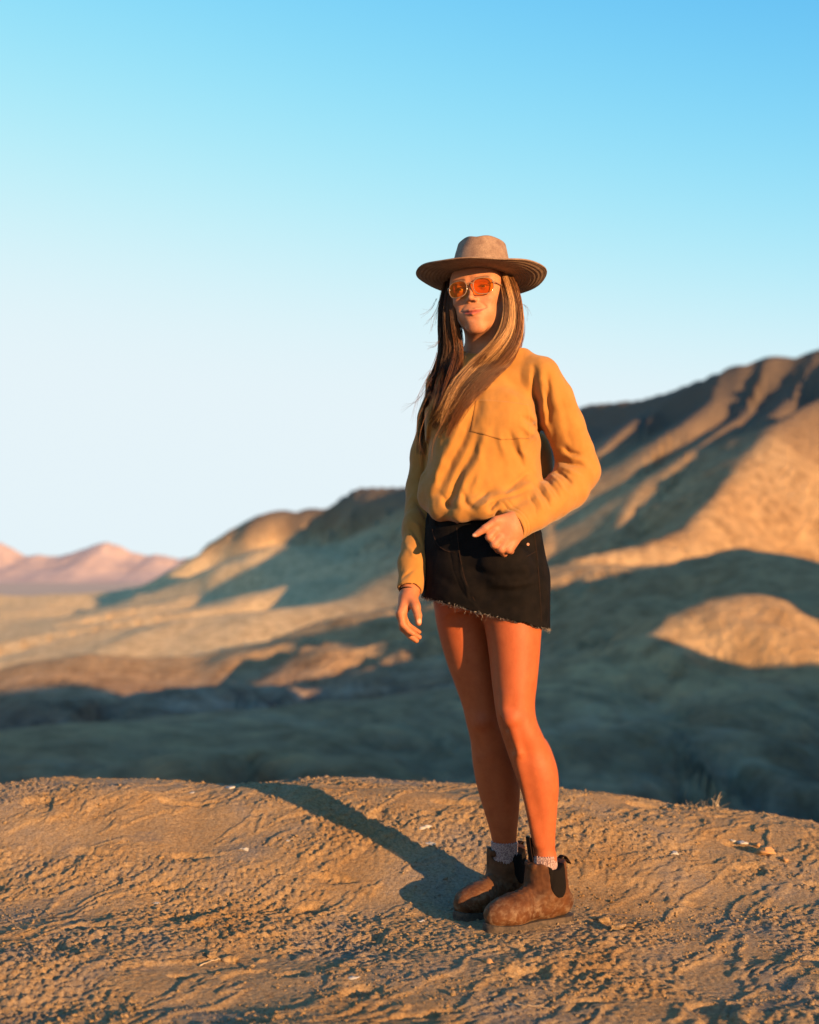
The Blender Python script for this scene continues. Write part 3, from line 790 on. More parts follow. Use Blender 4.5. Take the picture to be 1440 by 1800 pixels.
RSl = [P(787, 684, 3.585), P(770, 740, 3.60), P(757, 800, 3.605), P(747, 860, 3.585), P(737, 930, 3.505), P(727, 990, 3.44), P(721, 1032, 3.400)]
shirt.add(chain(RSl, [.056, .053, .052, .050, .045, .038, .0335], .02))
# hem is pulled in by the shorts, cloth bags over it
shirt.add(chain([P(752, 884, 3.42), P(775, 896, 3.36), P(810, 899, 3.315), P(850, 894, 3.295), P(888, 886, 3.305), (P(922, 874, 3.34)), P(950, 862, 3.41)], [.022, .022, .022, .022, .021, .022, .022], .03))
# necks and sleeve ends are open
shirt.add(cone(P(846, 600, 3.44), P(852, 622, 3.46), .054, .048, .006, 's'))
ca1, cb1 = P(903, 924, 3.278), P(870, 945, 3.23)
shirt.add(cone(P(897, 928, 3.268), P(850, 958, 3.20), .034, .034, .003, 's'))
shirt.add(cone(P(720, 1037, 3.395), P(713, 1075, 3.377), .0275, .030, .003, 's'))
def cutplane(c, n):
    c = np.array(c); n = np.array(n) / np.linalg.norm(n)
    return c, n
def capcut(c, n, R_):
    """remove what lies beyond the plane within R_ of c"""
    c, n = cutplane(c, n)
    def fn(x, y, z):
        pl = (x - c[0]) * n[0] + (y - c[1]) * n[1] + (z - c[2]) * n[2]
        ds = np.sqrt((x - c[0]) ** 2 + (y - c[1]) ** 2 + (z - c[2]) ** 2) - R_
        return np.maximum(-pl, ds)
    return Prim(fn, .002, 's')
shirt.add(capcut(P(900, 926, 3.272), P(870, 945, 3.23) - P(903, 924, 3.278), .055))
shirt.add(capcut(P(721, 1036, 3.396), P(716, 1060, 3.375) - P(723, 1020, 3.408), .045))
folds = [
 ([(842, 690), (832, 725), (815, 770), (793, 815), (774, 862)], -.016, .016), ([(826, 712), (800, 770), (772, 820), (756, 866)], .010, .016),
 ([(838, 770), (828, 800), (806, 838), (790, 880), (786, 898)], -.013, .011), ([(850, 760), (838, 815), (815, 850), (806, 895)], .008, .012),
 ([(770, 735), (757, 790), (750, 850)], -.008, .012),
 ([(937, 648), (940, 690), (947, 730), (958, 762), (966, 776)], -.017, .0080), ([(949, 655), (953, 700), (960, 745), (968, 770)], .008, .009), ([(961, 662), (963, 700), (968, 738)], -.010, .0070),
 ([(918, 738), (938, 748), (960, 762)], -.010, .0075), ([(905, 752), (930, 764), (952, 772)], .005, .009),
 ([(892, 762), (898, 785), (912, 808), (920, 822)], -.006, .0075), ([(906, 765), (914, 790), (928, 812)], .005, .009), ([(876, 765), (880, 790), (890, 815)], .004, .010),
 ([(930, 828), (908, 846), (884, 868)], -.008, .0080), ([(944, 838), (918, 862), (890, 880)], .005, .011), ([(925, 862), (900, 874), (868, 882)], -.007, .0070),
 ([(862, 860), (845, 878), (826, 893)], -.006, .0080), ([(846, 820), (836, 850), (824, 876)], .005, .010), ([(812, 868), (816, 885), (828, 897)], -.009, .0080),
 ([(776, 872), (786, 888), (800, 898)], -.006, .0070), ([(872, 884), (862, 892), (858, 900)], -.010, .0060), ([(856, 882), (850, 890), (838, 896)], .005, .006),
 ([(870, 690), (900, 700), (930, 718)], .003, .016), ([(880, 655), (905, 690), (925, 730)], -.003, .014),
 # upper sleeve and elbow
 ([(972, 690), (985, 730), (985, 775)], .004, .014), ([(985, 700), (996, 740), (1006, 785)], -.003, .010), ([(992, 783), (1005, 792), (1022, 796)], -.009, .0060), ([(990, 795), (1008, 803), (1034, 806)], .006, .0070),
 ([(988, 806), (1004, 812), (1030, 818)], -.009, .0055), ([(988, 818), (1004, 826), (1022, 836)], .006, .0065), ([(980, 825), (992, 838), (1006, 852)], -.007, .0055),
 ([(970, 832), (980, 848), (996, 868)], .005, .0065), ([(962, 842), (970, 858), (982, 876)], -.006, .0050), ([(953, 850), (961, 868), (970, 886)], .005, .0060), ([(945, 858), (952, 875), (962, 893)], -.006, .0050),
 ([(936, 866), (943, 885), (950, 902)], .004, .0055), ([(928, 874), (934, 892), (938, 906)], -.004, .0045), ([(1012, 840), (1000, 870), (975, 900)], .003, .009), ([(1035, 800), (1048, 815), (1050, 830)], -.003, .008),
 # right sleeve
 ]
for q in folds: shirt.post.append(fold(*q))
for q in [([(758, 760), (748, 800), (742, 850)], -.007, .008), ([(744, 700), (752, 750), (748, 790)], .004, .008), ([(730, 880), (742, 900), (748, 915)], -.006, .006), ([(724, 915), (736, 930), (742, 945)], .004, .006), ([(722, 930), (732, 948), (738, 965)], -.005, .005),
          ([(716, 960), (726, 975), (738, 985)], .003, .006), ([(728, 1000), (716, 1010), (706, 1018)], -.004, .004)]:
    shirt.post.append(fold(q[0], q[1], q[2], Yc=3.55, front=9))
def shirt_noise(x, y, z, d):
    n_ = noise(x * 13 + z * 5, y * 13, z * 8) * .0035 + noise(x * 34, y * 34, z * 24) * .0016 + noise(x * 70, y * 60, z * 46) * .0006
    return d + n_ * (z > .85)
shirt.post.append(shirt_noise)
# grooves of the two cuff seams
def ring(c, n, offs, depth, w, R_):
    c, n = cutplane(c, n)
    def f(x, y, z, d):
        if np.min(np.abs(x - c[0])) > R_ or np.min(np.abs(z - c[2])) > R_: return d
        pl = (x - c[0]) * n[0] + (y - c[1]) * n[1] + (z - c[2]) * n[2]
        ds = np.sqrt((x - c[0]) ** 2 + (y - c[1]) ** 2 + (z - c[2]) ** 2)
        for of in offs: d = d + depth * np.exp(-((pl - of) / w) ** 2) * (ds < R_)
        return d
    return f
shirt.post.append(ring(P(900, 926, 3.272), P(870, 945, 3.23) - P(903, 924, 3.278), (-.012, -.024), .0026, .0022, .07))
V, F = shirt.mesh((-.07, 3.12, .82), (.62, 3.75, 1.50), .0027)
o_shirt = mesh_np('shirt', V, F, m_shirt, person); tag(o_shirt, 'ochre long-sleeved jersey shirt tucked into the shorts')
# pocket patch on her left breast
pk = [P(a, c, 3.33)[[0, 2]] for a, c in ((836, 702), (930, 712), (932, 772), (880, 776), (826, 760))]
def pocket_fn(x, y, z):
    """distance to the pentagon prism"""
    d = np.full(np.broadcast(x, z).shape, -1e9)
    for i in range(len(pk)):
        a, c = pk[i], pk[(i + 1) % len(pk)]; v = c - a; nn = np.array((-v[1], v[0])) / np.hypot(*v)
        e = (x - a[0]) * nn[0] + (z - a[1]) * nn[1]
        d = np.maximum(d, e)
    return np.maximum(d, y - 3.42)
pocket = Shape(); pocket.add(Prim(lambda x, y, z: shirt.ev(x, y, z) - .0017 - .0008 * np.exp(-((pocket_fn(x, y, z) + .004) / .0025) ** 2), .001)); pocket.add(Prim(pocket_fn, .0012, 'i'))
V, F = pocket.mesh((.13, 3.2, 1.20), (.34, 3.44, 1.40), .0022)
o = mesh_np('pocket', V, F, m_shirt, o_shirt if False else person); tag(o, 'patch pocket on the left breast of the shirt')

# ---- shorts
shorts = Shape()
shorts.add(loft(edges([(880, 756, 940, 3.45, .118), (905, 750, 946, 3.45, .124), (930, 747, 949, 3.45, .132), (960, 745, 953, 3.455, .142), (1000, 743, 958, 3.46, .150), (1045, 741, 963, 3.46, .152), (1080, 742, 965, 3.46, .148), (1140, 742, 966, 3.46, .145)]), .01, e=2.15))
shorts.add([loft(edges([(940, rows[0][1] + 18, rows[0][2] - 18, rows[0][3], .05)] + [r for r in rows if r[0] <= 1170]), .02, grow=.013) for rows in (LL_rows, RL_rows)])
# pocket bag with the fingers in it
shorts.add(ell(P(890, 990, 3.300), (.060, .032, .050), .045))
# hem: sloping cut, then the two leg openings
hemp = P(742, 1049, 3.46); hemq = P(965, 1107, 3.42)
hn = np.array((-(hemq[2] - hemp[2]), 0, hemq[0] - hemp[0])); hn /= np.linalg.norm(hn)
def hemcut(x, y, z):
    wv =   .0022 * noise(x * 60, y * 60, 2.2) + .0014 * noise(x * 170, y * 170, 5.)
    return -((x - hemp[0]) * hn[0] + (z - hemp[2]) * hn[2]) + wv + .010 * (y - 3.35) * 1.2
shorts.add(Prim(hemcut, .001, 'i'))
leg_in = [loft(edges([(r[0] + 0, r[1] - 0, r[2], r[3], r[4]) for r in rows if r[0] <= 1170]), .001, 's', grow=.006) for rows in (LL_rows, RL_rows)]
def legopen(x, y, z):
    d = np.minimum(leg_in[0].fn(x, y, z), leg_in[1].fn(x, y, z))
    return np.maximum(d, z - PZ(1050, 3.46))
shorts.add(Prim(legopen, .004, 's'))
# notch between the legs in front
shorts.add(cone(P(853, 1150, 3.25), P(852, 1082, 3.30), .010, .002, .008, 's'))
# pocket mouth, seams
SF = [([(742 + 2, 921), (800, 926), (860, 926), (945, 921)], -.0016, .0022), ([(803, 926), (806, 960), (812, 1010), (826, 1055), (846, 1078)], .0022, .0030), ([(790, 926), (793, 980), (806, 1030), (840, 1070)], -.0014, .0020),
      ([(868, 925), (874, 955), (892, 975), (925, 978), (948, 965)], .0018, .0022), ([(936, 925), (944, 1000), (948, 1095)], -.0018, .0022), ([(940, 925), (949, 1000), (953, 1095)], .0018, .0026),
      ([(760, 926), (766, 955), (782, 968), (800, 970)], .0015, .0022), ([(830, 1000), (870, 1012), (920, 1008)], -.004, .010), ([(850, 1070), (880, 1050), (930, 1045)], .004, .012), ([(770, 1010), (800, 1030), (840, 1060)], -.004, .010), ([(860, 1030), (905, 1030), (945, 1022)], .003, .008)]
for q in SF: shorts.post.append(fold(*q, Yc=3.32, front=3.46))
shorts.post.append(lambda x, y, z, d: d + .0022 * noise(x * 16, y * 16, z * 20) + .0008 * noise(x * 50, y * 50, z * 50))
V, F = shorts.mesh((-.02, 3.18, .66), (.46, 3.70, 1.16), .0028)
o_shorts = mesh_np('shorts', V, F, m_denim, person); tag(o_shorts, 'black denim cut-off shorts with a frayed hem')
def surf_y(shape, px, py, y0=3.05, y1=3.7):
    """depth at which the sight line through a photo pixel enters a shape"""
    ys = np.arange(y0, y1, .002)
    p_ = np.array([P(px, py, y) for y in ys])
    d = shape.ev(p_[:, 0], p_[:, 1], p_[:, 2])
    i = np.nonzero(d < 0)[0]
    return float(ys[i[0]]) if len(i) else None

# ---- button, rivets, belt loops
m_copper = plain('copper', (.22, .09, .06), .5, .5)
def disc(c, n, r, h):
    n = Vector(n).normalized(); q = n.to_track_quat('Z', 'Y').to_matrix()
    prof = [(0, h), (.55 * r, h), (.7 * r, h * 1.25), (.9 * r, h * 1.1), (r, h * .5), (r, -h)]
    V = []
    for pr, pz in prof:
        for k in range(18):
            a = 2 * math.pi * k / 18
            V.append(np.array(c) + np.array(q @ Vector((pr * math.cos(a) + 1e-6, pr * math.sin(a), pz))))
    return V, grid_faces(len(prof), 18, wrap=True)
yb = surf_y(shorts, 805, 915)
v, f = disc(P(805, 915, yb - .001), (-.35, -.93, .1), .0085, .0025)
o = mesh_np('button', v, f, m_copper, o_shorts.parent)
for px_, py_ in ((928, 957), (874, 930)):
    ys_ = surf_y(shorts, px_, py_)
    v, f = disc(P(px_, py_, ys_ - .0005), (.3, -.93, .1), .0045, .0016)
    mesh_np('rivet', v, f, m_copper, person)
def ribbon(name, pts, wdir, w, th, mat, parent=person, sub=6):
    """flat strap along points"""
    pts = np.array(pts); n = len(pts); tt = np.linspace(0, n - 1, (n - 1) * sub + 1)
    Q = catmull(pts, tt); T = np.gradient(Q, axis=0); T /= np.linalg.norm(T, axis=1)[:, None]
    wd = np.array(wdir, float); wd = wd - (T @ wd)[:, None] * T; wd /= np.linalg.norm(wd, axis=1)[:, None]
    N = np.cross(T, wd)
    ring_ = [(-w, -th), (-w * .9, -th), (w * .9, -th), (w, -th), (w, th), (w * .9, th), (-w * .9, th), (-w, th)]
    V = np.stack([Q + wd * a + N * b_ for a, b_ in ring_], 1)
    F = grid_faces(len(Q), 8, wrap=True)
    V = V.reshape(-1, 3)
    caps = np.array([[0, 1, 6, 7], [1, 2, 5, 6], [2, 3, 4, 5]]); m_ = (len(Q) - 1) * 8
    F = np.concatenate([F, caps, (caps + m_)[:, ::-1]])
    return mesh_np(name, V, F, mat, parent)
def catmull(pts, tt):
    pts = np.asarray(pts, float); n = len(pts)
    i = np.clip(np.floor(tt).astype(int), 0, n - 2); f = (tt - i)[:, None]
    p0, p1, p2, p3 = pts[np.maximum(i - 1, 0)], pts[i], pts[i + 1], pts[np.minimum(i + 2, n - 1)]
    return .5 * ((2 * p1) + (-p0 + p2) * f + (2 * p0 - 5 * p1 + 4 * p2 - p3) * f ** 2 + (-p0 + 3 * p1 - 3 * p2 + p3) * f ** 3)
for px_ in (837, 768):
    pts = [P(px_, q_, (surf_y(shorts, px_, q_) or 3.33) - .002) for q_ in (906, 911, 919, 925)]
    ribbon('belt_loop', pts, (1, -.3, 0), .0045, .0009, m_denim)
# waistband strip following the shorts
pts = []
for px_ in range(752, 946, 8):
    y_ = surf_y(shorts, px_, 916)
    if y_: pts.append(P(px_, 916, y_ - .0008))
ribbon('waistband', pts, (0, 0, 1), .0125, .0011, m_denim, sub=2)

m_stitch = plain('brown_stitching', (.020, .011, .008), .9, 0., .1)
for line_ in ([(803, 927), (805, 950), (810, 985), (820, 1025), (838, 1062)], [(870, 927), (876, 952), (890, 972)], [(926, 978), (944, 968)], [(938, 930), (944, 975), (949, 1035), (952, 1092)], [(760, 930), (768, 955), (784, 968), (800, 971)]):
    q_ = catmull(np.array([(a, c, 0.) for a, c in line_]), np.linspace(0, len(line_) - 1, 26))
    pts = [P(a, c, y_ - .0006) for a, c, _ in q_ for y_ in [surf_y(shorts, a, c, 3.15, 3.6)] if y_]
    if len(pts) > 4: ribbon('seam', pts, (1, -.3, 0), .0011, .0007, m_stitch, sub=1)
# ---- threads and hair share one strand builder
def strands(name, curves, radii, tints, mat, parent=person, sides=3):
    """curves (n,m,3); radii (n,m); tints (n,3)"""
    n, m, _ = curves.shape
    T = np.gradient(curves, axis=1); T /= np.linalg.norm(T, axis=2)[..., None] + 1e-12
    ref = np.array((.31, .52, .79)); A = np.cross(T, ref); A /= np.linalg.norm(A, axis=2)[..., None] + 1e-12
    B = np.cross(T, A)
    V = np.stack([curves + (A * math.cos(2 * math.pi * k / sides) + B * math.sin(2 * math.pi * k / sides)) * radii[..., None] for k in range(sides)], 2)
    gf = grid_faces(m, sides, wrap=True)
    F = (gf[None] + (np.arange(n) * m * sides)[:, None, None]).reshape(-1, 4)
    t = np.repeat(tints, m * sides, axis=0)
    return mesh_np(name, V.reshape(-1, 3), F, mat, parent, tint=t)

# frayed hem
hv = np.array([v.co[:] for v in o_shorts.data.vertices])
hv = hv + 0
hx, hy_, hz = hv[:, 0], hv[:, 1], hv[:, 2]
dd = hemcut(hx, hy_, hz)
oi = np.minimum(leg_in[0].fn(hx, hy_, hz), leg_in[1].fn(hx, hy_, hz))
cand = np.nonzero((np.abs(dd) < .0025) & (oi > -.02) & (hz < PZ(1040, 3.45)))[0]
pick = rng.choice(cand, min(len(cand), 1800), replace=False)
m_n = 7; cur = np.zeros((len(pick), m_n, 3)); rad_ = np.zeros((len(pick), m_n)); tn = np.zeros((len(pick), 3))
for i, k in enumerate(pick):
    p_ = hv[k].copy(); right = sstep(.35, .39, p_[0])
    L_ = rng.uniform(.005, .014) * (1 + .5 * right) + (rng.random() < .04) * .015
    dv = np.array((rng.normal() * .55, rng.normal() * .35 - .25, -1.0)); dv /= np.linalg.norm(dv)
    p_[2] += .002
    for j in range(m_n):
        cur[i, j] = p_; p_ = p_ + dv * L_ / m_n
        dv = dv + rng.normal(size=3) * .38; dv /= np.linalg.norm(dv)
    rad_[i] = np.linspace(.00045, .00025, m_n)
    c_ = rng.uniform(.03, .16) if rng.random() < .45 else rng.uniform(.2, .5)
    tn[i] = (c_, c_ * .86, c_ * .76)
m_thread, nt, b = new_mat('denim_thread')
at = nd(nt, 'ShaderNodeVertexColor', _layer_name='tint'); nt.links.new(at.outputs[0], b.inputs['Base Color']); b.inputs['Roughness'].default_value = .9
o = strands('frayed_hem', cur, rad_, tn, m_thread); tag(o, 'loose pale threads of the cut hem')

# ---- boots
m_leather, nt, b = new_mat('brown_leather')
n1 = noise_n(nt, 18, 6, .65); n2 = noise_n(nt, 55, 5, .7, dist=.5); n3 = noise_n(nt, 260, 4, .6)
c1 = ramp(nt, n1.outputs[0], [(.3, (.035, .011, .004)), (.55, (.085, .032, .012)), (.75, (.13, .058, .024))])
geo = nt.nodes.new('ShaderNodeNewGeometry'); sp = nt.nodes.new('ShaderNodeSeparateXYZ'); nt.links.new(geo.outputs['Position'], sp.inputs[0])
mr = nt.nodes.new('ShaderNodeMapRange'); mr.inputs[1].default_value = .10; mr.inputs[2].default_value = .02; nt.links.new(sp.outputs[2], mr.inputs[0])
dn = ramp(nt, n2.outputs[0], [(.46, (0, 0, 0)), (.74, (.75, .75, .75))])
mm = nt.nodes.new('ShaderNodeMath'); mm.operation = 'MULTIPLY'; nt.links.new(dn.outputs[0], mm.inputs[0]); nt.links.new(mr.outputs[0], mm.inputs[1])
nt.links.new(mixc(nt, mm.outputs[0], c1.outputs[0], (.27, .19, .12)), b.inputs['Base Color'])
b.inputs['Roughness'].default_value = .68; b.inputs['Specular IOR Level'].default_value = .15
b1 = bump(nt, b, n2.outputs[0], .5, .0016); bump(nt, b, n3.outputs[0], .4, .0006, b1)
m_sole, nt, b = new_mat('dusty_rubber_sole')
n1 = noise_n(nt, 60, 5, .7); c1 = ramp(nt, n1.outputs[0], [(.35, (.018, .012, .009)), (.7, (.085, .055, .033))]); nt.links.new(c1.outputs[0], b.inputs['Base Color']); b.inputs['Roughness'].default_value = .85
bump(nt, b, n1.outputs[0], .5, .001)
m_elastic, nt, b = new_mat('black_elastic')
wv = nt.nodes.new('ShaderNodeTexWave'); wv.inputs['Scale'].default_value = 240; wv.bands_direction = 'X'
tc = nt.nodes.new('ShaderNodeTexCoord'); nt.links.new(tc.outputs['Object'], wv.inputs[0])
b.inputs['Base Color'].default_value = (.006, .0045, .004, 1); b.inputs['Roughness'].default_value = .9; b.inputs['Specular IOR Level'].default_value = .1; bump(nt, b, wv.outputs[0], .5, .0006)
m_strap = plain('dark_webbing', (.014, .007, .005), .9, 0., .08)
m_sock, nt, b = new_mat('marled_wool')
n1 = noise_n(nt, 420, 2, .5, st=(1, 1, .6)); c1 = ramp(nt, n1.outputs[0], [(.42, (.16, .09, .085)), (.58, (.36, .25, .23))]); nt.links.new(c1.outputs[0], b.inputs['Base Color']); b.inputs['Roughness'].default_value = .95
wv = nt.nodes.new('ShaderNodeTexWave'); wv.inputs['Scale'].default_value = 90; wv.bands_direction = 'X'; tc = nt.nodes.new('ShaderNodeTexCoord'); nt.links.new(tc.outputs['Object'], wv.inputs[0]); bump(nt, b, wv.outputs[0], .8, .0015)

def make_boot(O, f, side_vis, leg_loft, ztop, tabs):
    O = np.array(O, float); f = np.array((f[0], f[1], 0.)); f /= np.linalg.norm(f); w = np.array((-f[1], f[0], 0.)); w = w if w[1] < 0 else -w   # w points to the camera
    B = lambda u, v, z: O + f * u + w * v + np.array((0, 0, z))
    Mx = np.array((f, w, (0, 0, 1.)))
    def bl(x, y, z): dx, dy = x - O[0], y - O[1]; return dx * f[0] + dy * f[1], dx * w[0] + dy * w[1], z - O[2]
    up = Shape()
    up.add(cone(B(.038, 0, .052), B(.075, 0, .052), .037, .036, .02), cone(B(.09, 0, .050), B(.190, .002, .044), .034, .0365, .03), cone(B(.190, .002, .044), B(.238, .0, .038), .037, .0315, .02),
           ell(B(.205, 0, .046), (.050, .0435, .031), .02, 'u', Mx), cone(B(.085, 0, .105), B(.165, 0, .050), .033, .030, .03),
           ell(B(.078, 0, .105), (.050, .040, .07), .02, 'u', Mx))
    up.add(cone(B(.071, 0, .085), B(.074, 0, .175), .042, .0440, .03), cone(B(.088, 0, .085), B(.098, 0, .175), .041, .0430, .02))
    up.post.append(lambda x, y, z, d: d + .0016 * noise(x * 38, y * 38, z * 38) + .0008 * noise(x * 95, y * 95, z * 95))
    # creases over the instep and toes
    def crease(x, y, z, d):
        u, v, zz = bl(x, y, z)
        for u0, a, wd in ((.165, .0028, .0035), (.178, .0020, .003), (.152, .0018, .003), (.118, .0022, .004)):
            d = d + a * np.exp(-((u + .25 * np.abs(v) + .20 * (zz - .07) - u0) / wd) ** 2) * (zz > .035)
        return d
    up.post.append(crease)
    def coll(x, y, z):   # collar line, dips at the sides
        u, v, zz = bl(x, y, z)
        return zz - ztop - .010 * np.cos((u - .080) / .045 * math.pi) * -1 * .9 + 0 * v
    up.add(Prim(coll, .003, 'i'))
    lf = loft(leg_loft, .001, 's', grow=.0055)
    up.add(Prim(lambda x, y, z: np.maximum(lf.fn(x, y, z), .138 - (z - O[2])), .002, 's'))
    up.add(Prim(lambda x, y, z: .006 - (z - O[2]), .001, 'i'))
    lo = np.minimum(B(-.02, 0, 0), B(.30, 0, 0)) - .075; hi = np.maximum(B(-.02, 0, 0), B(.30, 0, 0)) + .075
    lo[2], hi[2] = O[2] - .012, O[2] + .20
    boot = bpy.data.objects.new('boot', None)
    V, F = up.mesh(lo, hi, .0023)
    ob = mesh_np('boot', V, F, m_leather, person)
    def child(name, V, F, mat):
        c = mesh_np(name, V, F, mat); c.parent = ob; c.matrix_parent_inverse = Matrix.Identity(4); return c
    # sole
    so_ = Shape()
    def foot2d(x, y, z):
        u, v, zz = bl(x, y, z)
        def c2(a, c, ra, rb):
            t = np.clip((u - a[0]) / (c[0] - a[0]), 0, 1); return np.hypot(u - a[0] - t * (c[0] - a[0]), v - a[1] - t * (c[1] - a[1])) - (ra + (rb - ra) * t)
        d2 = smin(smin(c2((.037, 0), (.09, 0), .0372, .0335), c2((.09, 0), (.195, .003), .0335, .0400), .02), c2((.195, .003), (.240, .001), .0400, .0330), .02)
        arch = .007 * np.exp(-((u - .10) / .018) ** 4)
        spring = .006 * np.clip((u - .21) / .06, 0, 1) ** 2
        q = np.maximum(d2, np.maximum(zz - (.017 + spring), (-.012 + arch + spring) - zz))
        return q + .0012 * np.exp(-((zz - .0135 - spring) / .0018) ** 2)
    so_.add(Prim(foot2d, .001))
    V, F = so_.mesh(lo, hi, .0024)
    child('sole', V, F, m_sole)
    # elastic gussets, both sides
    for sg_ in (1, -1):
        gs = Shape(); gs.add(Prim(lambda x, y, z: up.ev(x, y, z) - .0013, .001))
        def gus(x, y, z):
            u, v, zz = bl(x, y, z)
            uu = u - .074 - .10 * (zz - .11); hw = .026 + .05 * (zz - .12)
            e = np.where(zz > .105, np.abs(uu) - hw, np.hypot(uu, (zz - .105) * .78) - .0255)
            return np.maximum(e, -v * sg_ + .012)
        gs.add(Prim(gus, .001, 'i'))
        V, F = gs.mesh(lo, hi, .0024)
        if len(V): child('elastic_panel', V, F, m_elastic)
    # pull tabs
    for pts, wdv, ww in tabs(B, ztop, f, w):
        c = ribbon('pull_tab', pts, wdv, ww, .0012, m_strap, parent=None); c.parent = ob; c.matrix_parent_inverse = Matrix.Identity(4)
    # sock cuff
    sk = Shape(); sk.add(loft(leg_loft, .001, grow=.0038)); z0, z1 = ztop - .03, ztop + .026
    sk.add(Prim(lambda x, y, z: np.maximum(z - O[2] - z1 - .0015 * np.sin(x * 900), z0 - (z - O[2])), .003, 'i'))
    sk.post.append(lambda x, y, z, d: d + .0006 * np.sin(np.arctan2(y - O[1] - f[1] * .08, x - O[0] - f[0] * .08) * 46))
    l2 = np.minimum(B(.02, 0, 0), B(.14, 0, 0)) - .06; h2 = np.maximum(B(.02, 0, 0), B(.14, 0, 0)) + .06; l2[2], h2[2] = .1, .24
    V, F = sk.mesh(l2, h2, .002)
    mesh_np('sock', V, F, m_sock, person)
    return ob
def leg_tabs(B, zt, f, w):
    fr = [B(.118, .0, zt - .022), B(.128, 0, zt + .016), B(.137, 0, zt + .068), B(.131, .0, zt + .066), B(.121, .0, zt + .012), B(.112, 0, zt - .015)]
    bk = [B(.044, 0, zt - .018), B(.037, 0, zt + .008), B(.022, 0, zt + .014), B(.006, 0, zt - .006), B(.010, 0, zt - .002), B(.026, 0, zt + .006), B(.036, 0, zt - .012)]
    return [(fr, w, .0085), (bk, w, .0085)]
def leg_tabs2(B, zt, f, w):
    fr = [B(.120, .0, zt - .020), B(.128, 0, zt + .000), B(.118, .012, zt + .012), B(.098, .018, zt + .022), B(.108, .018, zt + .012), B(.120, .008, zt - .010)]
    bk = [B(.044, 0, zt - .018), B(.037, 0, zt + .008), B(.022, 0, zt + .014), B(.026, 0, zt + .002), B(.036, 0, zt - .012)]
    return [(fr, w, .0075), (bk, w, .0085)]
bL = make_boot((.4265, 3.474, -.004), (-.866, -.5), 1, LLS, .152, leg_tabs)
bR = make_boot((.3247, 3.627, -.002), (-.743, -.669), 1, RLS, .158, leg_tabs2)
tag(bL, 'brown leather ankle boot nearest the lens, dusty over the toe'); tag(bR, 'brown leather ankle boot half hidden behind the other')

# ---- hat
m_hat, nt, b = new_mat('woven_palm_straw')
tc = nt.nodes.new('ShaderNodeTexCoord')
n1 = noise_n(nt, 40, 5, .65); n2 = noise_n(nt, 8, 4, .6)
vo = nt.nodes.new('ShaderNodeTexVoronoi'); vo.inputs['Scale'].default_value = 430; nt.links.new(tc.outputs['Object'], vo.inputs[0])
c1 = ramp(nt, n1.outputs[0], [(.3, (.17, .095, .058)), (.6, (.26, .165, .105)), (.8, (.33, .23, .155))])
c2 = ramp(nt, vo.outputs['Distance'], [(.0, (1.1, 1.08, 1.05)), (.8, (.62, .6, .58))])
col = mixc(nt, .8, c1.outputs[0], c2.outputs[0], 'MULTIPLY')
nt.links.new(col, b.inputs['Base Color']); b.inputs['Roughness'].default_value = .75
b1 = bump(nt, b, vo.outputs['Distance'], .4, .0006); bump(nt, b, n1.outputs[0], .5, .002, b1)
HC = P(846, 494, 3.425) + np.array((0, 0, .004))
hat_tilt = Matrix.Rotation(-R(5.5), 3, 'X') @ Matrix.Rotation(R(1.5), 3, 'Y') @ Matrix.Rotation(-R(14), 3, 'Z')
HTM = np.array(hat_tilt)
def hatp(x, y, z): return HC + HTM @ np.array((x, y, z))     # local y points back, -y is the front of the hat
NA = 144
ang = np.linspace(0, 2 * np.pi, NA, endpoint=False)
def crown_pt(a, t, off=0.):
    """t 0 base .. 1 centre of the top"""
    ca, sa = np.cos(a), np.sin(a)
    bx, by = .083 + off, .098 + off
    if t < .70:
        q = t / .70
        s_ = 1 - .22 * q ** 1.1; z = .092 * q + off * 0
    else:
        q = (t - .70) / .30
        s_ = (.78) * np.cos(q * np.pi / 2) ** .62 if q < 1 else 0.0 * q
        z = .092 + .013 * np.sin(q * np.pi / 2) + off
    x, y = bx * s_ * ca, by * s_ * sa
    if t < .7: pass
    topw = sstep(.062, .100, z)
    # teardrop dent on top, two pinches at the front
    z = z - .003 * topw * np.exp(-(x / .022) ** 2 - ((y + .005) / .055) ** 2)
    front = np.exp(-((y + .070) / .030) ** 2) * topw
    x = x * (1 - .30 * front); z = z - .004 * front * np.exp(-(np.abs(x) - .0) ** 2 / .02 ** 2)
    z = z + .003 * topw * (y < 0) * np.exp(-((np.abs(x) - .03) / .02) ** 2)
    return np.stack([x, y, z + 0 * x], -1)
def brim_pt(a, q, off=0.):
    ca, sa = np.cos(a), np.sin(a)
    bx, by = .083, .098; ox, oy = .1725, .176
    x = (bx + (ox - bx) * q) * ca; y = (by + (oy - by) * q) * sa
    z = .004 * (1 - q) ** 2 + .011 * q ** 3 + .010 * q ** 2 * ca ** 2 - .010 * q ** 2 * np.maximum(-sa, 0) ** 2 - .004 * q * q
    z = z + .0022 * q * np.sin(3 * a + 1.0) + .0014 * q * np.sin(7 * a)
    z = z + .0004 * np.sin(q * 2 * math.pi * 9)
    return np.stack([x, y, z + off + 0 * x], -1)
rows_ = []
tl = [0, .1, .2, .3, .4, .5, .6, .66, .70, .73, .76, .80, .84, .88, .92, .95, .98, .995]
for t in tl[::-1]: rows_.append(crown_pt(ang, t))
for q in np.linspace(.02, 1, 64): rows_.append(brim_pt(ang, q, .0014))
for q in np.linspace(1, .02, 64): rows_.append(brim_pt(ang, q, -.0014))
for t in tl: rows_.append(crown_pt(ang, t, -.0025))
HV = np.array(rows_).reshape(-1, 3); HV = HC + HV @ HTM.T
o_hat = mesh_np('hat', HV, grid_faces(len(rows_), NA, wrap=True), m_hat, person)
tag(o_hat, 'wide-brimmed brown straw hat with a pinched crown')
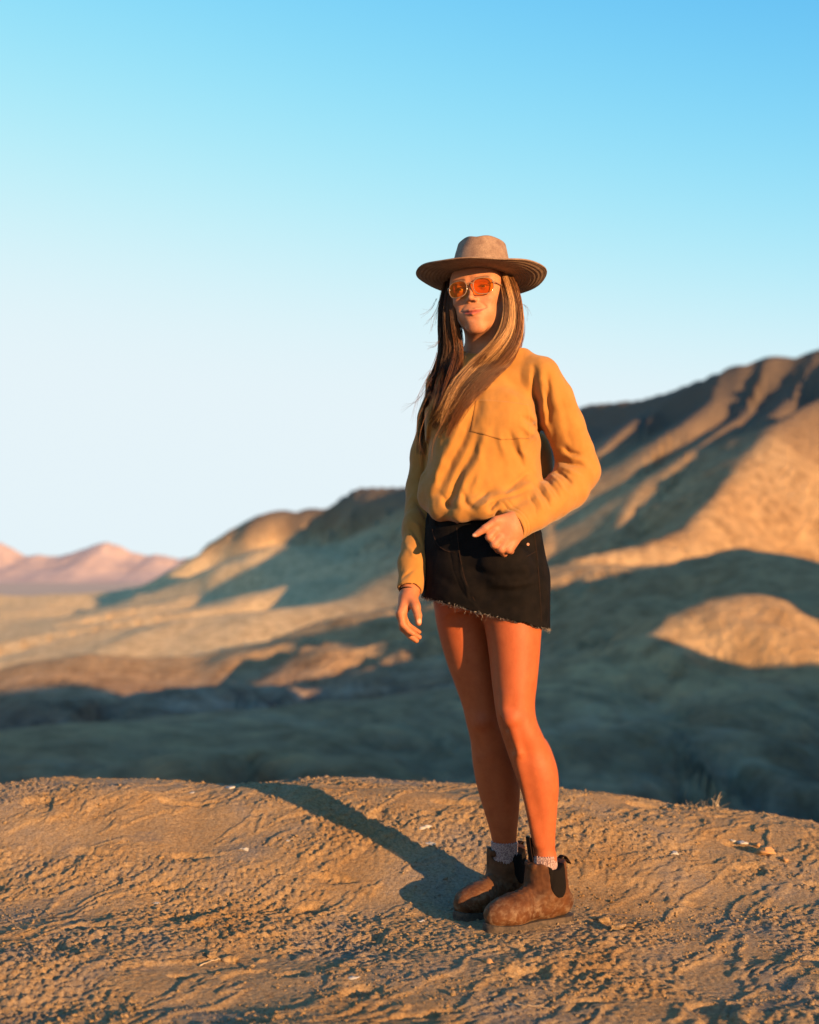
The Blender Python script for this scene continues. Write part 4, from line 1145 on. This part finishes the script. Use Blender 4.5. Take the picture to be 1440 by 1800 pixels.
# edge binding and sweatband
def ring_tube(name, pts, r, mat, parent=person, n=6, closed=True):
    pts = np.array(pts); m_ = len(pts)
    T = np.roll(pts, -1, 0) - np.roll(pts, 1, 0) if closed else np.gradient(pts, axis=0)
    T /= np.linalg.norm(T, axis=1)[:, None]
    A = np.cross(T, (.2, .3, .93)); A /= np.linalg.norm(A, axis=1)[:, None]; B_ = np.cross(T, A)
    r = np.broadcast_to(r, (m_,))[:, None]
    V = np.stack([pts + (A * math.cos(2 * math.pi * k / n) + B_ * math.sin(2 * math.pi * k / n)) * r for k in range(n)], 1).reshape(-1, 3)
    F = grid_faces(m_ + 1, n, wrap=True) % len(V) if closed else grid_faces(m_, n, wrap=True)
    return mesh_np(name, V, F, mat, parent)
rim = HC + brim_pt(ang, 1.0) @ HTM.T
o = ring_tube('brim_binding', rim, .0022, m_hat)
o.parent = o_hat; o.matrix_parent_inverse = Matrix.Identity(4)
cord = HC + (crown_pt(ang, .05) * (1.02, 1.02, 1) + (0, 0, .004)) @ HTM.T
o = ring_tube('hat_cord', cord, .0028, plain('hat_cord_brown', (.23, .12, .07), .7)); o.parent = o_hat; o.matrix_parent_inverse = Matrix.Identity(4)

# ---- glasses
m_frame, nt, b = new_mat('champagne_acetate')
b.inputs['Base Color'].default_value = (.42, .28, .18, 1); b.inputs['Roughness'].default_value = .12; b.inputs['Transmission Weight'].default_value = .55; b.inputs['IOR'].default_value = 1.45
m_lens, nt, b = new_mat('orange_lens'); nt.nodes.remove(b)
tr = nd(nt, 'ShaderNodeBsdfTransparent', Color=(.95, .66, .12, 1)); gl = nd(nt, 'ShaderNodeBsdfGlossy', Color=(1, .6, .3, 1), Roughness=.03)
df = nd(nt, 'ShaderNodeBsdfDiffuse', Color=(.30, .10, .002, 1))
ms0 = nt.nodes.new('ShaderNodeMixShader'); ms0.inputs[0].default_value = .08; nt.links.new(tr.outputs[0], ms0.inputs[1]); nt.links.new(df.outputs[0], ms0.inputs[2])
ms = nt.nodes.new('ShaderNodeMixShader'); ms.inputs[0].default_value = .02
nt.links.new(ms0.outputs[0], ms.inputs[1]); nt.links.new(gl.outputs[0], ms.inputs[2]); nt.links.new(ms.outputs[0], nt.nodes['Material Output'].inputs[0])
def lens_outline(s, n=48, k=1.0):
    out = []
    for i in range(n):
        a = 2 * math.pi * i / n
        x = 2.55 * math.copysign(abs(math.cos(a)) ** .74, math.cos(a)); z = 2.15 * math.copysign(abs(math.sin(a)) ** .70, math.sin(a))
        if z < 0: x *= 1 - .10 * (-z / 2)
        x *= k; z *= k
        X = s * (3.42 + x * 1.0); out.append((X, 9.55 - .045 * X * X + .02 * z, -.35 + z))
    return out
eg = ring_tube('eyeglasses', [H(*p_) for p_ in lens_outline(1)], .0014, m_frame)
tag(eg, 'clear-framed eyeglasses with orange lenses')
def eg_child(o): o.parent = eg; o.matrix_parent_inverse = Matrix.Identity(4); return o
eg_child(ring_tube('rim', [H(*p_) for p_ in lens_outline(-1)], .0014, m_frame, parent=None))
for s in (1, -1):
    ol = lens_outline(s, 48, .99); c = np.mean([H(*p_) for p_ in ol], 0)
    Vf = np.array([c] + [H(*p_) for p_ in ol]); off = HM @ np.array((0, .0006, 0))
    n_ = len(Vf); V2 = np.concatenate([Vf + off, Vf - off])
    F2 = [(0, i, i % 48 + 1) for i in range(1, 49)] + [(n_, n_ + i % 48 + 1, n_ + i) for i in range(1, 49)]
    eg_child(mesh_np('lens', V2, np.array(F2), m_lens, None))
    eg_child(ring_tube('temple_arm', [H(*p_) for p_ in ((s * 5.6, 8.25, .6), (s * 6.3, 7.6, .7), (s * 7.1, 4.5, .5), (s * 7.6, 1.0, .2), (s * 7.8, -2.0, -.6))], .0017, m_frame, parent=None, closed=False))
eg_child(ring_tube('bridge', [H(*p_) for p_ in ((-.95, 9.45, .35), (-.4, 9.7, .75), (.4, 9.7, .75), (.95, 9.45, .35))], .0014, m_frame, parent=None, closed=False))

# ---- hair
m_hair, nt, b = new_mat('hair')
at = nd(nt, 'ShaderNodeVertexColor', _layer_name='tint'); nt.links.new(at.outputs[0], b.inputs['Base Color'])
b.inputs['Roughness'].default_value = .42; b.inputs['Specular IOR Level'].default_value = .28
def S_(px, py, off=.008):
    y_ = surf_y(shirt, px, py)
    return P(px, py, (y_ if y_ else 3.40) - off)
def G(pts):
    out = []
    for q in pts:
        out.append(P(*q) if len(q) == 3 and q[2] > 1 else (S_(q[0], q[1], q[2]) if len(q) == 3 else S_(*q)))
    return np.array(out)
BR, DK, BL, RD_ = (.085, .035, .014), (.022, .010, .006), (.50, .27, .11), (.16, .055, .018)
GUIDES = [
 # (points, radii mm, strands, clumps, colours)
 ([(884, 478, 3.40), (893, 505, 3.352), (900, 540, 3.345), (896, 578, 3.340), (874, 612, 3.335), (842, 642, .012), (812, 676, .010), (794, 712, .008), (778, 748, .006)], [10, 9, 9, 10, 13, 15, 16, 16, 14], 420, 12, (BL, BL, BR)),
 ([(890, 480, 3.41), (902, 508, 3.362), (910, 545, 3.355), (908, 585, 3.35), (890, 620, 3.345), (860, 648, .013), (826, 682, .012), (798, 722, .008), (770, 770, .006)], [10, 10, 11, 12, 15, 16, 16, 15, 13], 420, 12, (BR, BL, RD_)),
 ([(880, 482, 3.395), (887, 515, 3.350), (890, 550, 3.345), (880, 588, 3.343), (858, 620, 3.345), (830, 648, .010), (802, 682, .010), (782, 722, .006), (762, 756, .005)], [6, 6, 7, 8, 10, 12, 14, 14, 12], 240, 7, (BR, BL, BR)),
 ([(893, 485, 3.44), (906, 520, 3.42), (912, 560, 3.40), (908, 600, 3.385), (894, 632, .012), (868, 656, .012), (835, 690, .010), (806, 730, .008), (786, 770, .005)], [13, 14, 15, 15, 14, 13, 13, 12, 9], 260, 8, (RD_, BR, RD_)),
 ([(890, 490, 3.47), (902, 530, 3.47), (909, 575, 3.46), (905, 610, 3.445), (896, 640, 3.47), (896, 680, 3.60)], [15, 17, 17, 16, 15, 12], 200, 7, (BR, DK, RD_)),
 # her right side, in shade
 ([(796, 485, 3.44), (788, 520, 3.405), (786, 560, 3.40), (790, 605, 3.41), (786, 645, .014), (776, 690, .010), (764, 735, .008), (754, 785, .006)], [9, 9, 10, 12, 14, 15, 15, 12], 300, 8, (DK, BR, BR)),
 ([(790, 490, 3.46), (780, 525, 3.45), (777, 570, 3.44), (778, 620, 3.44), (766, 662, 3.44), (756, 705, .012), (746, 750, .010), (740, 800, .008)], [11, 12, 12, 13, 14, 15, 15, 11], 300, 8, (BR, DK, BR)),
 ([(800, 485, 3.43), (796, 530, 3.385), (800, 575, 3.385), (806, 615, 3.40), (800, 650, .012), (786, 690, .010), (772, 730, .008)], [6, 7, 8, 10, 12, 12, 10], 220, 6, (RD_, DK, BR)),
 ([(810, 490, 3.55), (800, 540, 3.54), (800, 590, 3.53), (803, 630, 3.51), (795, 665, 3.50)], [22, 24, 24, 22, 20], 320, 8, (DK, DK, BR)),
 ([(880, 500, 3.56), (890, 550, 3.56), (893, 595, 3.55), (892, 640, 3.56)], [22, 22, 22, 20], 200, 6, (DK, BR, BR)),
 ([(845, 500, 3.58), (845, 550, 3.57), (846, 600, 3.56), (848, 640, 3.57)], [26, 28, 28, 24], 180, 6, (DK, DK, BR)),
]
MS = 20
CU, RA_, TT = [], [], []
for gi, (pts, rr_, n, ncl, cols) in enumerate(GUIDES):
    g = G(pts); tt = np.linspace(0, len(g) - 1, MS)
    Q = catmull(g, tt); Rr = np.interp(tt, range(len(rr_)), rr_) * .001
    T = np.gradient(Q, axis=0); T /= np.linalg.norm(T, axis=1)[:, None]
    A = np.cross(T, (0, 1, 0)); A /= np.linalg.norm(A, axis=1)[:, None]; B_ = np.cross(T, A)
    ca = rng.uniform(0, 2 * np.pi, ncl); cr = np.sqrt(rng.uniform(0, 1, ncl)) * .85
    ccol = [np.array(cols[rng.integers(0, 3)]) * rng.uniform(.8, 1.25) for _ in range(ncl)]
    s_ = np.linspace(0, 1, MS)
    for i in range(int(n * 1.5)):
        k = rng.integers(0, ncl)
        wob = ca[k] + .9 * s_ * math.sin(k * 2.1 + gi)
        sp_ = rng.uniform(.0, 1) ** .5 * (.60 + .18 * np.sin(s_ * 5 + k)); a2 = rng.uniform(0, 2 * np.pi)
        ox = cr[k] * np.cos(wob) + sp_ * math.cos(a2); oy = cr[k] * np.sin(wob) + sp_ * math.sin(a2)
        ph = rng.uniform(0, 6.28, 4); am = .0028 * s_
        stray = (rng.random() < .20) * rng.uniform(.4, 2.4)
        c = Q + (A * (ox * Rr)[:, None] + B_ * (oy * Rr * .62)[:, None])
        c = c + A * (am * np.sin(s_ * 9 + ph[0]) + stray * .006 * s_ ** 2 * np.sin(s_ * 6 + ph[1]))[:, None] + B_ * (am * .6 * np.sin(s_ * 11 + ph[2]))[:, None]
        c[:, 1] -= .001 * stray
        cut = 1 - .38 * rng.random() ** 1.5
        c = np.stack([np.interp(s_ * cut, s_, c[:, j]) for j in range(3)], -1)
        CU.append(c); RA_.append(np.interp(s_, [0, .75, 1], [.00036, .00032, .00010]))
        cc_ = ccol[k] * .75 + np.array(cols[rng.integers(0, 3)]) * .25
        TT.append(cc_ * rng.uniform(.7, 1.35))
# single flyaway strands
for pts in ([(768, 525, 3.44), (758, 545, 3.43), (744, 552, 3.42)], [(772, 528, 3.44), (765, 550, 3.43), (752, 572, 3.42)], [(770, 540, 3.43), (767, 560, 3.43), (762, 575, 3.42)], [(774, 575, 3.43), (770, 600, 3.42), (748, 610, 3.41)],
            [(776, 590, 3.43), (764, 608, 3.42), (752, 607, 3.42)], [(764, 655, 3.42), (742, 690, 3.40), (728, 715, 3.40)], [(760, 665, 3.40), (738, 700, 3.38), (708, 722, 3.38)], [(750, 700, 3.38), (734, 740, 3.37), (732, 790, 3.37)],
            [(758, 650, 3.40), (735, 700, 3.38), (726, 740, 3.38)], [(920, 535, 3.40), (928, 545, 3.40), (932, 556, 3.40)], [(775, 530, 3.42), (762, 560, 3.42), (760, 585, 3.42)], [(752, 720, 3.36), (738, 770, 3.35), (740, 815, 3.35)],
            [(768, 620, 3.41), (760, 650, 3.40), (740, 670, 3.40)], [(790, 720, 3.30), (765, 770, 3.30), (758, 810, 3.31)]):
    for r_ in range(4):
        g = np.array([P(*q) for q in pts]) + rng.normal(size=(3, 3)) * np.array([[.001], [.003], [.007]])
        CU.append(catmull(g, np.linspace(0, 2, MS))); RA_.append(np.linspace(.00035, .00015, MS)); TT.append(np.array(BR) * rng.uniform(.8, 2.2))
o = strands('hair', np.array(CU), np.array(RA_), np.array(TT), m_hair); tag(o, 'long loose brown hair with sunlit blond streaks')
# dark band on her right wrist
wc, wd = P(720, 1041, 3.394), Vector(P(716, 1060, 3.375) - P(723, 1020, 3.408)).normalized()
u_ = np.array(wd.orthogonal().normalized()); v_ = np.cross(np.array(wd), u_)
ring_tube('hair_tie', [wc + (u_ * math.cos(a) + v_ * math.sin(a)) * .0255 for a in np.linspace(0, 2 * math.pi, 40, endpoint=False)], .0022, m_strap)
print('TRIS', sum(sum(len(p.vertices) - 2 for p in o.data.polygons) if False else 2 * len(o.data.polygons) for o in bpy.data.objects if o.type == 'MESH'), flush=True)
# ================================================================== SMALL THINGS ON THE GROUND
def rock_mesh(name, r, seed, flat=.6, sub=2, rough=.35):
    rr = np.random.default_rng(seed)
    v, f = uv_sphere(np.zeros(3), 1.0, 9 if sub == 1 else 16, 6 if sub == 1 else 10)
    n_ = noise(v[:, 0] * 1.1 + seed, v[:, 1] * 1.1, v[:, 2] * 1.1) * rough * 2 + noise(v[:, 0] * 2.6, v[:, 1] * 2.6 + seed, v[:, 2] * 2.6) * rough
    v = v * (1 + n_)[:, None] * np.array((1.15, .85, flat)) * r
    return v, f
# loose crumbs of dried clay: too many to count
base = [rock_mesh('c', 1.0, k, .7, 1) for k in range(7)]
NC = 12000
cx_ = rng.uniform(-1.35, 1.5, NC * 3); cy_ = 2.15 + rng.uniform(0, 1, NC * 3) ** 1.3 * 2.6
keep = fbm(cx_ * 2.4, cy_ * 3.6, 7.7, 4) + .25 * rng.normal(size=NC * 3) > .12
cx_, cy_ = cx_[keep][:NC], cy_[keep][:NC]
cz_ = mound_full(cx_, cy_); rs = .0014 + .0026 * rng.uniform(0, 1, len(cx_)) ** 3 + .004 * (rng.uniform(0, 1, len(cx_)) > .985)
Vs, Fs, off = [], [], 0
for k in range(len(cx_)):
    v, f = base[k % 7]; a = rng.uniform(0, 6.28); ca, sa = math.cos(a), math.sin(a)
    q = np.stack([v[:, 0] * ca - v[:, 1] * sa, v[:, 0] * sa + v[:, 1] * ca, v[:, 2]], -1) * rs[k] + (cx_[k], cy_[k], cz_[k] + rs[k] * .3)
    Vs.append(q); Fs.append(f + off); off += len(v)
o = mesh_np('clay_crumbs', np.concatenate(Vs), np.concatenate(Fs), m_soil)
tag(o, 'loose crumbs of dried clay scattered over the foreground', kind='stuff')
# pale stones
m_white = plain('chalky_white_stone', (.36, .335, .30), .9)
def at_ground(px, py):
    ys = np.arange(2.0, 5.6, .004); p_ = np.array([P(px, py, y) for y in ys])
    i = np.nonzero(mound_full(p_[:, 0], p_[:, 1]) > p_[:, 2])[0]
    return p_[i[0]] if len(i) else p_[-1]
STONES = [(406, 1386, .022, 'pale stone at the crest inside the shaded band, left of the shadow'), (338, 1394, .014, 'small pale stone just left of the one in the shaded crest band'), (430, 1493, .017, 'pale flat stone at the edge of the shadow, middle left'), (505, 1478, .011, 'tiny pale stone right at the left edge of the long shadow'),
          (748, 1455, .024, 'larger pale stone between the long shadow and the boots, upper one'), (757, 1484, .020, 'pale stone directly below the larger one near the boots'), (276, 1588, .010, 'small white stone alone on smooth clay, lower left'), (741, 1620, .012, 'small pale stone in front of the boot toes'),
          (1305, 1482, .019, 'pale stone near the right edge, left of an orange clod'), (1288, 1478, .010, 'tiny pale stone touching the one near the right edge'), (1186, 1500, .015, 'flat pale stone right of the boots beside a hollow'), (622, 1719, .012, 'white pebble low in the picture, left of centre')]
for k, (px, py, r, lb) in enumerate(STONES):
    r *= .8; c = at_ground(px, py); v, f = rock_mesh('s', r, 40 + k, .35, 2, .4)
    o = mesh_np('pale_stone', v, f, m_white); o.location = (c[0], c[1], c[2] + r * .02); o.rotation_euler = (0, 0, k * 1.7)
    tag(o, lb, 'stone', 'pale stones on the clay')
m_clod = plain('orange_clay_clod', (.36, .19, .075), .95)
CLODS = [(1345, 1500, .024, 'orange clay clod near the right edge of the mound'), (1330, 1487, .014, 'smaller orange clod leaning on the big one at the right'), (1378, 1512, .013, 'orange clod right of the big one near the right edge'), (1082, 1632, .018, 'dark crumbly clod right of the boots on open clay'), (1060, 1618, .013, 'small clod up-left of the crumbly one right of the boots'),
         (405, 1690, .020, 'rough clod in the crumbled patch low on the left'), (372, 1682, .014, 'small clod left end of the crumbled patch low on the left'), (345, 1622, .016, 'clod on the broken ledge, middle left'), (857, 1692, .012, 'bright little clod below the boots')]
for k, (px, py, r, lb) in enumerate(CLODS):
    c = at_ground(px, py); v, f = rock_mesh('s', r, 70 + k, .55, 2, .45)
    o = mesh_np('clay_clod', v, f, m_clod if k < 3 or k == 8 else m_soil); o.location = (c[0], c[1], c[2] + r * .1); o.rotation_euler = (0, 0, k * 2.3)
    tag(o, lb, 'clod', 'clay clods on the mound')
# dry grass on the crest
m_straw, nt, b = new_mat('dry_grass')
n1 = noise_n(nt, 80, 3, .5); c1 = ramp(nt, n1.outputs[0], [(.35, (.30, .21, .12)), (.7, (.46, .37, .25))]); nt.links.new(c1.outputs[0], b.inputs['Base Color']); b.inputs['Roughness'].default_value = .8
def tuft(px, py, Yd, n, h, spread, label, seed, wide=.0016):
    rr = np.random.default_rng(seed); x = PX(px, Yd); c = np.array((x, Yd, ground_z(x, Yd) - .004))
    cur, rad_ = [], []
    for i in range(n):
        d = np.array((rr.normal() * spread, rr.normal() * spread, 1.0)); L_ = h * rr.uniform(.45, 1.0); p_ = c + np.array((rr.normal() * .010, rr.normal() * .010, 0)); q = []
        for j in range(9):
            q.append(p_); p_ = p_ + d / np.linalg.norm(d) * L_ / 8; d = d + np.array((rr.normal() * .12 + .05 * d[0], rr.normal() * .10, -.05))
        cur.append(q); w_ = wide * rr.uniform(.5, 1.3); rad_.append(np.linspace(w_, w_ * .25, 9))
    o = strands('dry_grass_tuft', np.array(cur), np.array(rad_), np.ones((n, 3)), m_straw, parent=None)
    tag(o, label, 'dry grass', 'dry grass tufts on the crest')
tuft(1255, 1428, 4.72, 9, .085, .30, 'tallest dry grass tuft on the crest right of the legs', 3, .0026)
tuft(1236, 1424, 4.74, 7, .060, .35, 'thin dry grass just left of the tallest tuft', 4, .0012)
tuft(1213, 1420, 4.76, 8, .050, .25, 'low pinkish dry grass at the left of the three right-hand tufts', 5, .0016)
tuft(740, 1366, 4.80, 4, .055, .30, 'single thin dry sprig on the crest left of the legs', 6, .0009)
for (x0, y0), (x1, y1), lb in (((888, 1768), (965, 1776), 'thin dry twig lying low in the picture right of centre'), ((350, 1700), (392, 1688), 'thin pale twig in the crumbled patch at lower left')):
    a, c = at_ground(x0, y0), at_ground(x1, y1); mid = (a + c) / 2 + (0, 0, .006)
    pts = catmull(np.array([a + (0, 0, .003), mid, c + (0, 0, .005)]), np.linspace(0, 2, 14)); pts += rng.normal(size=pts.shape) * .0006
    o = ring_tube('dry_twig', pts, np.linspace(.0016, .0007, 14), m_straw, parent=None, closed=False)
    tag(o, lb, 'twig')
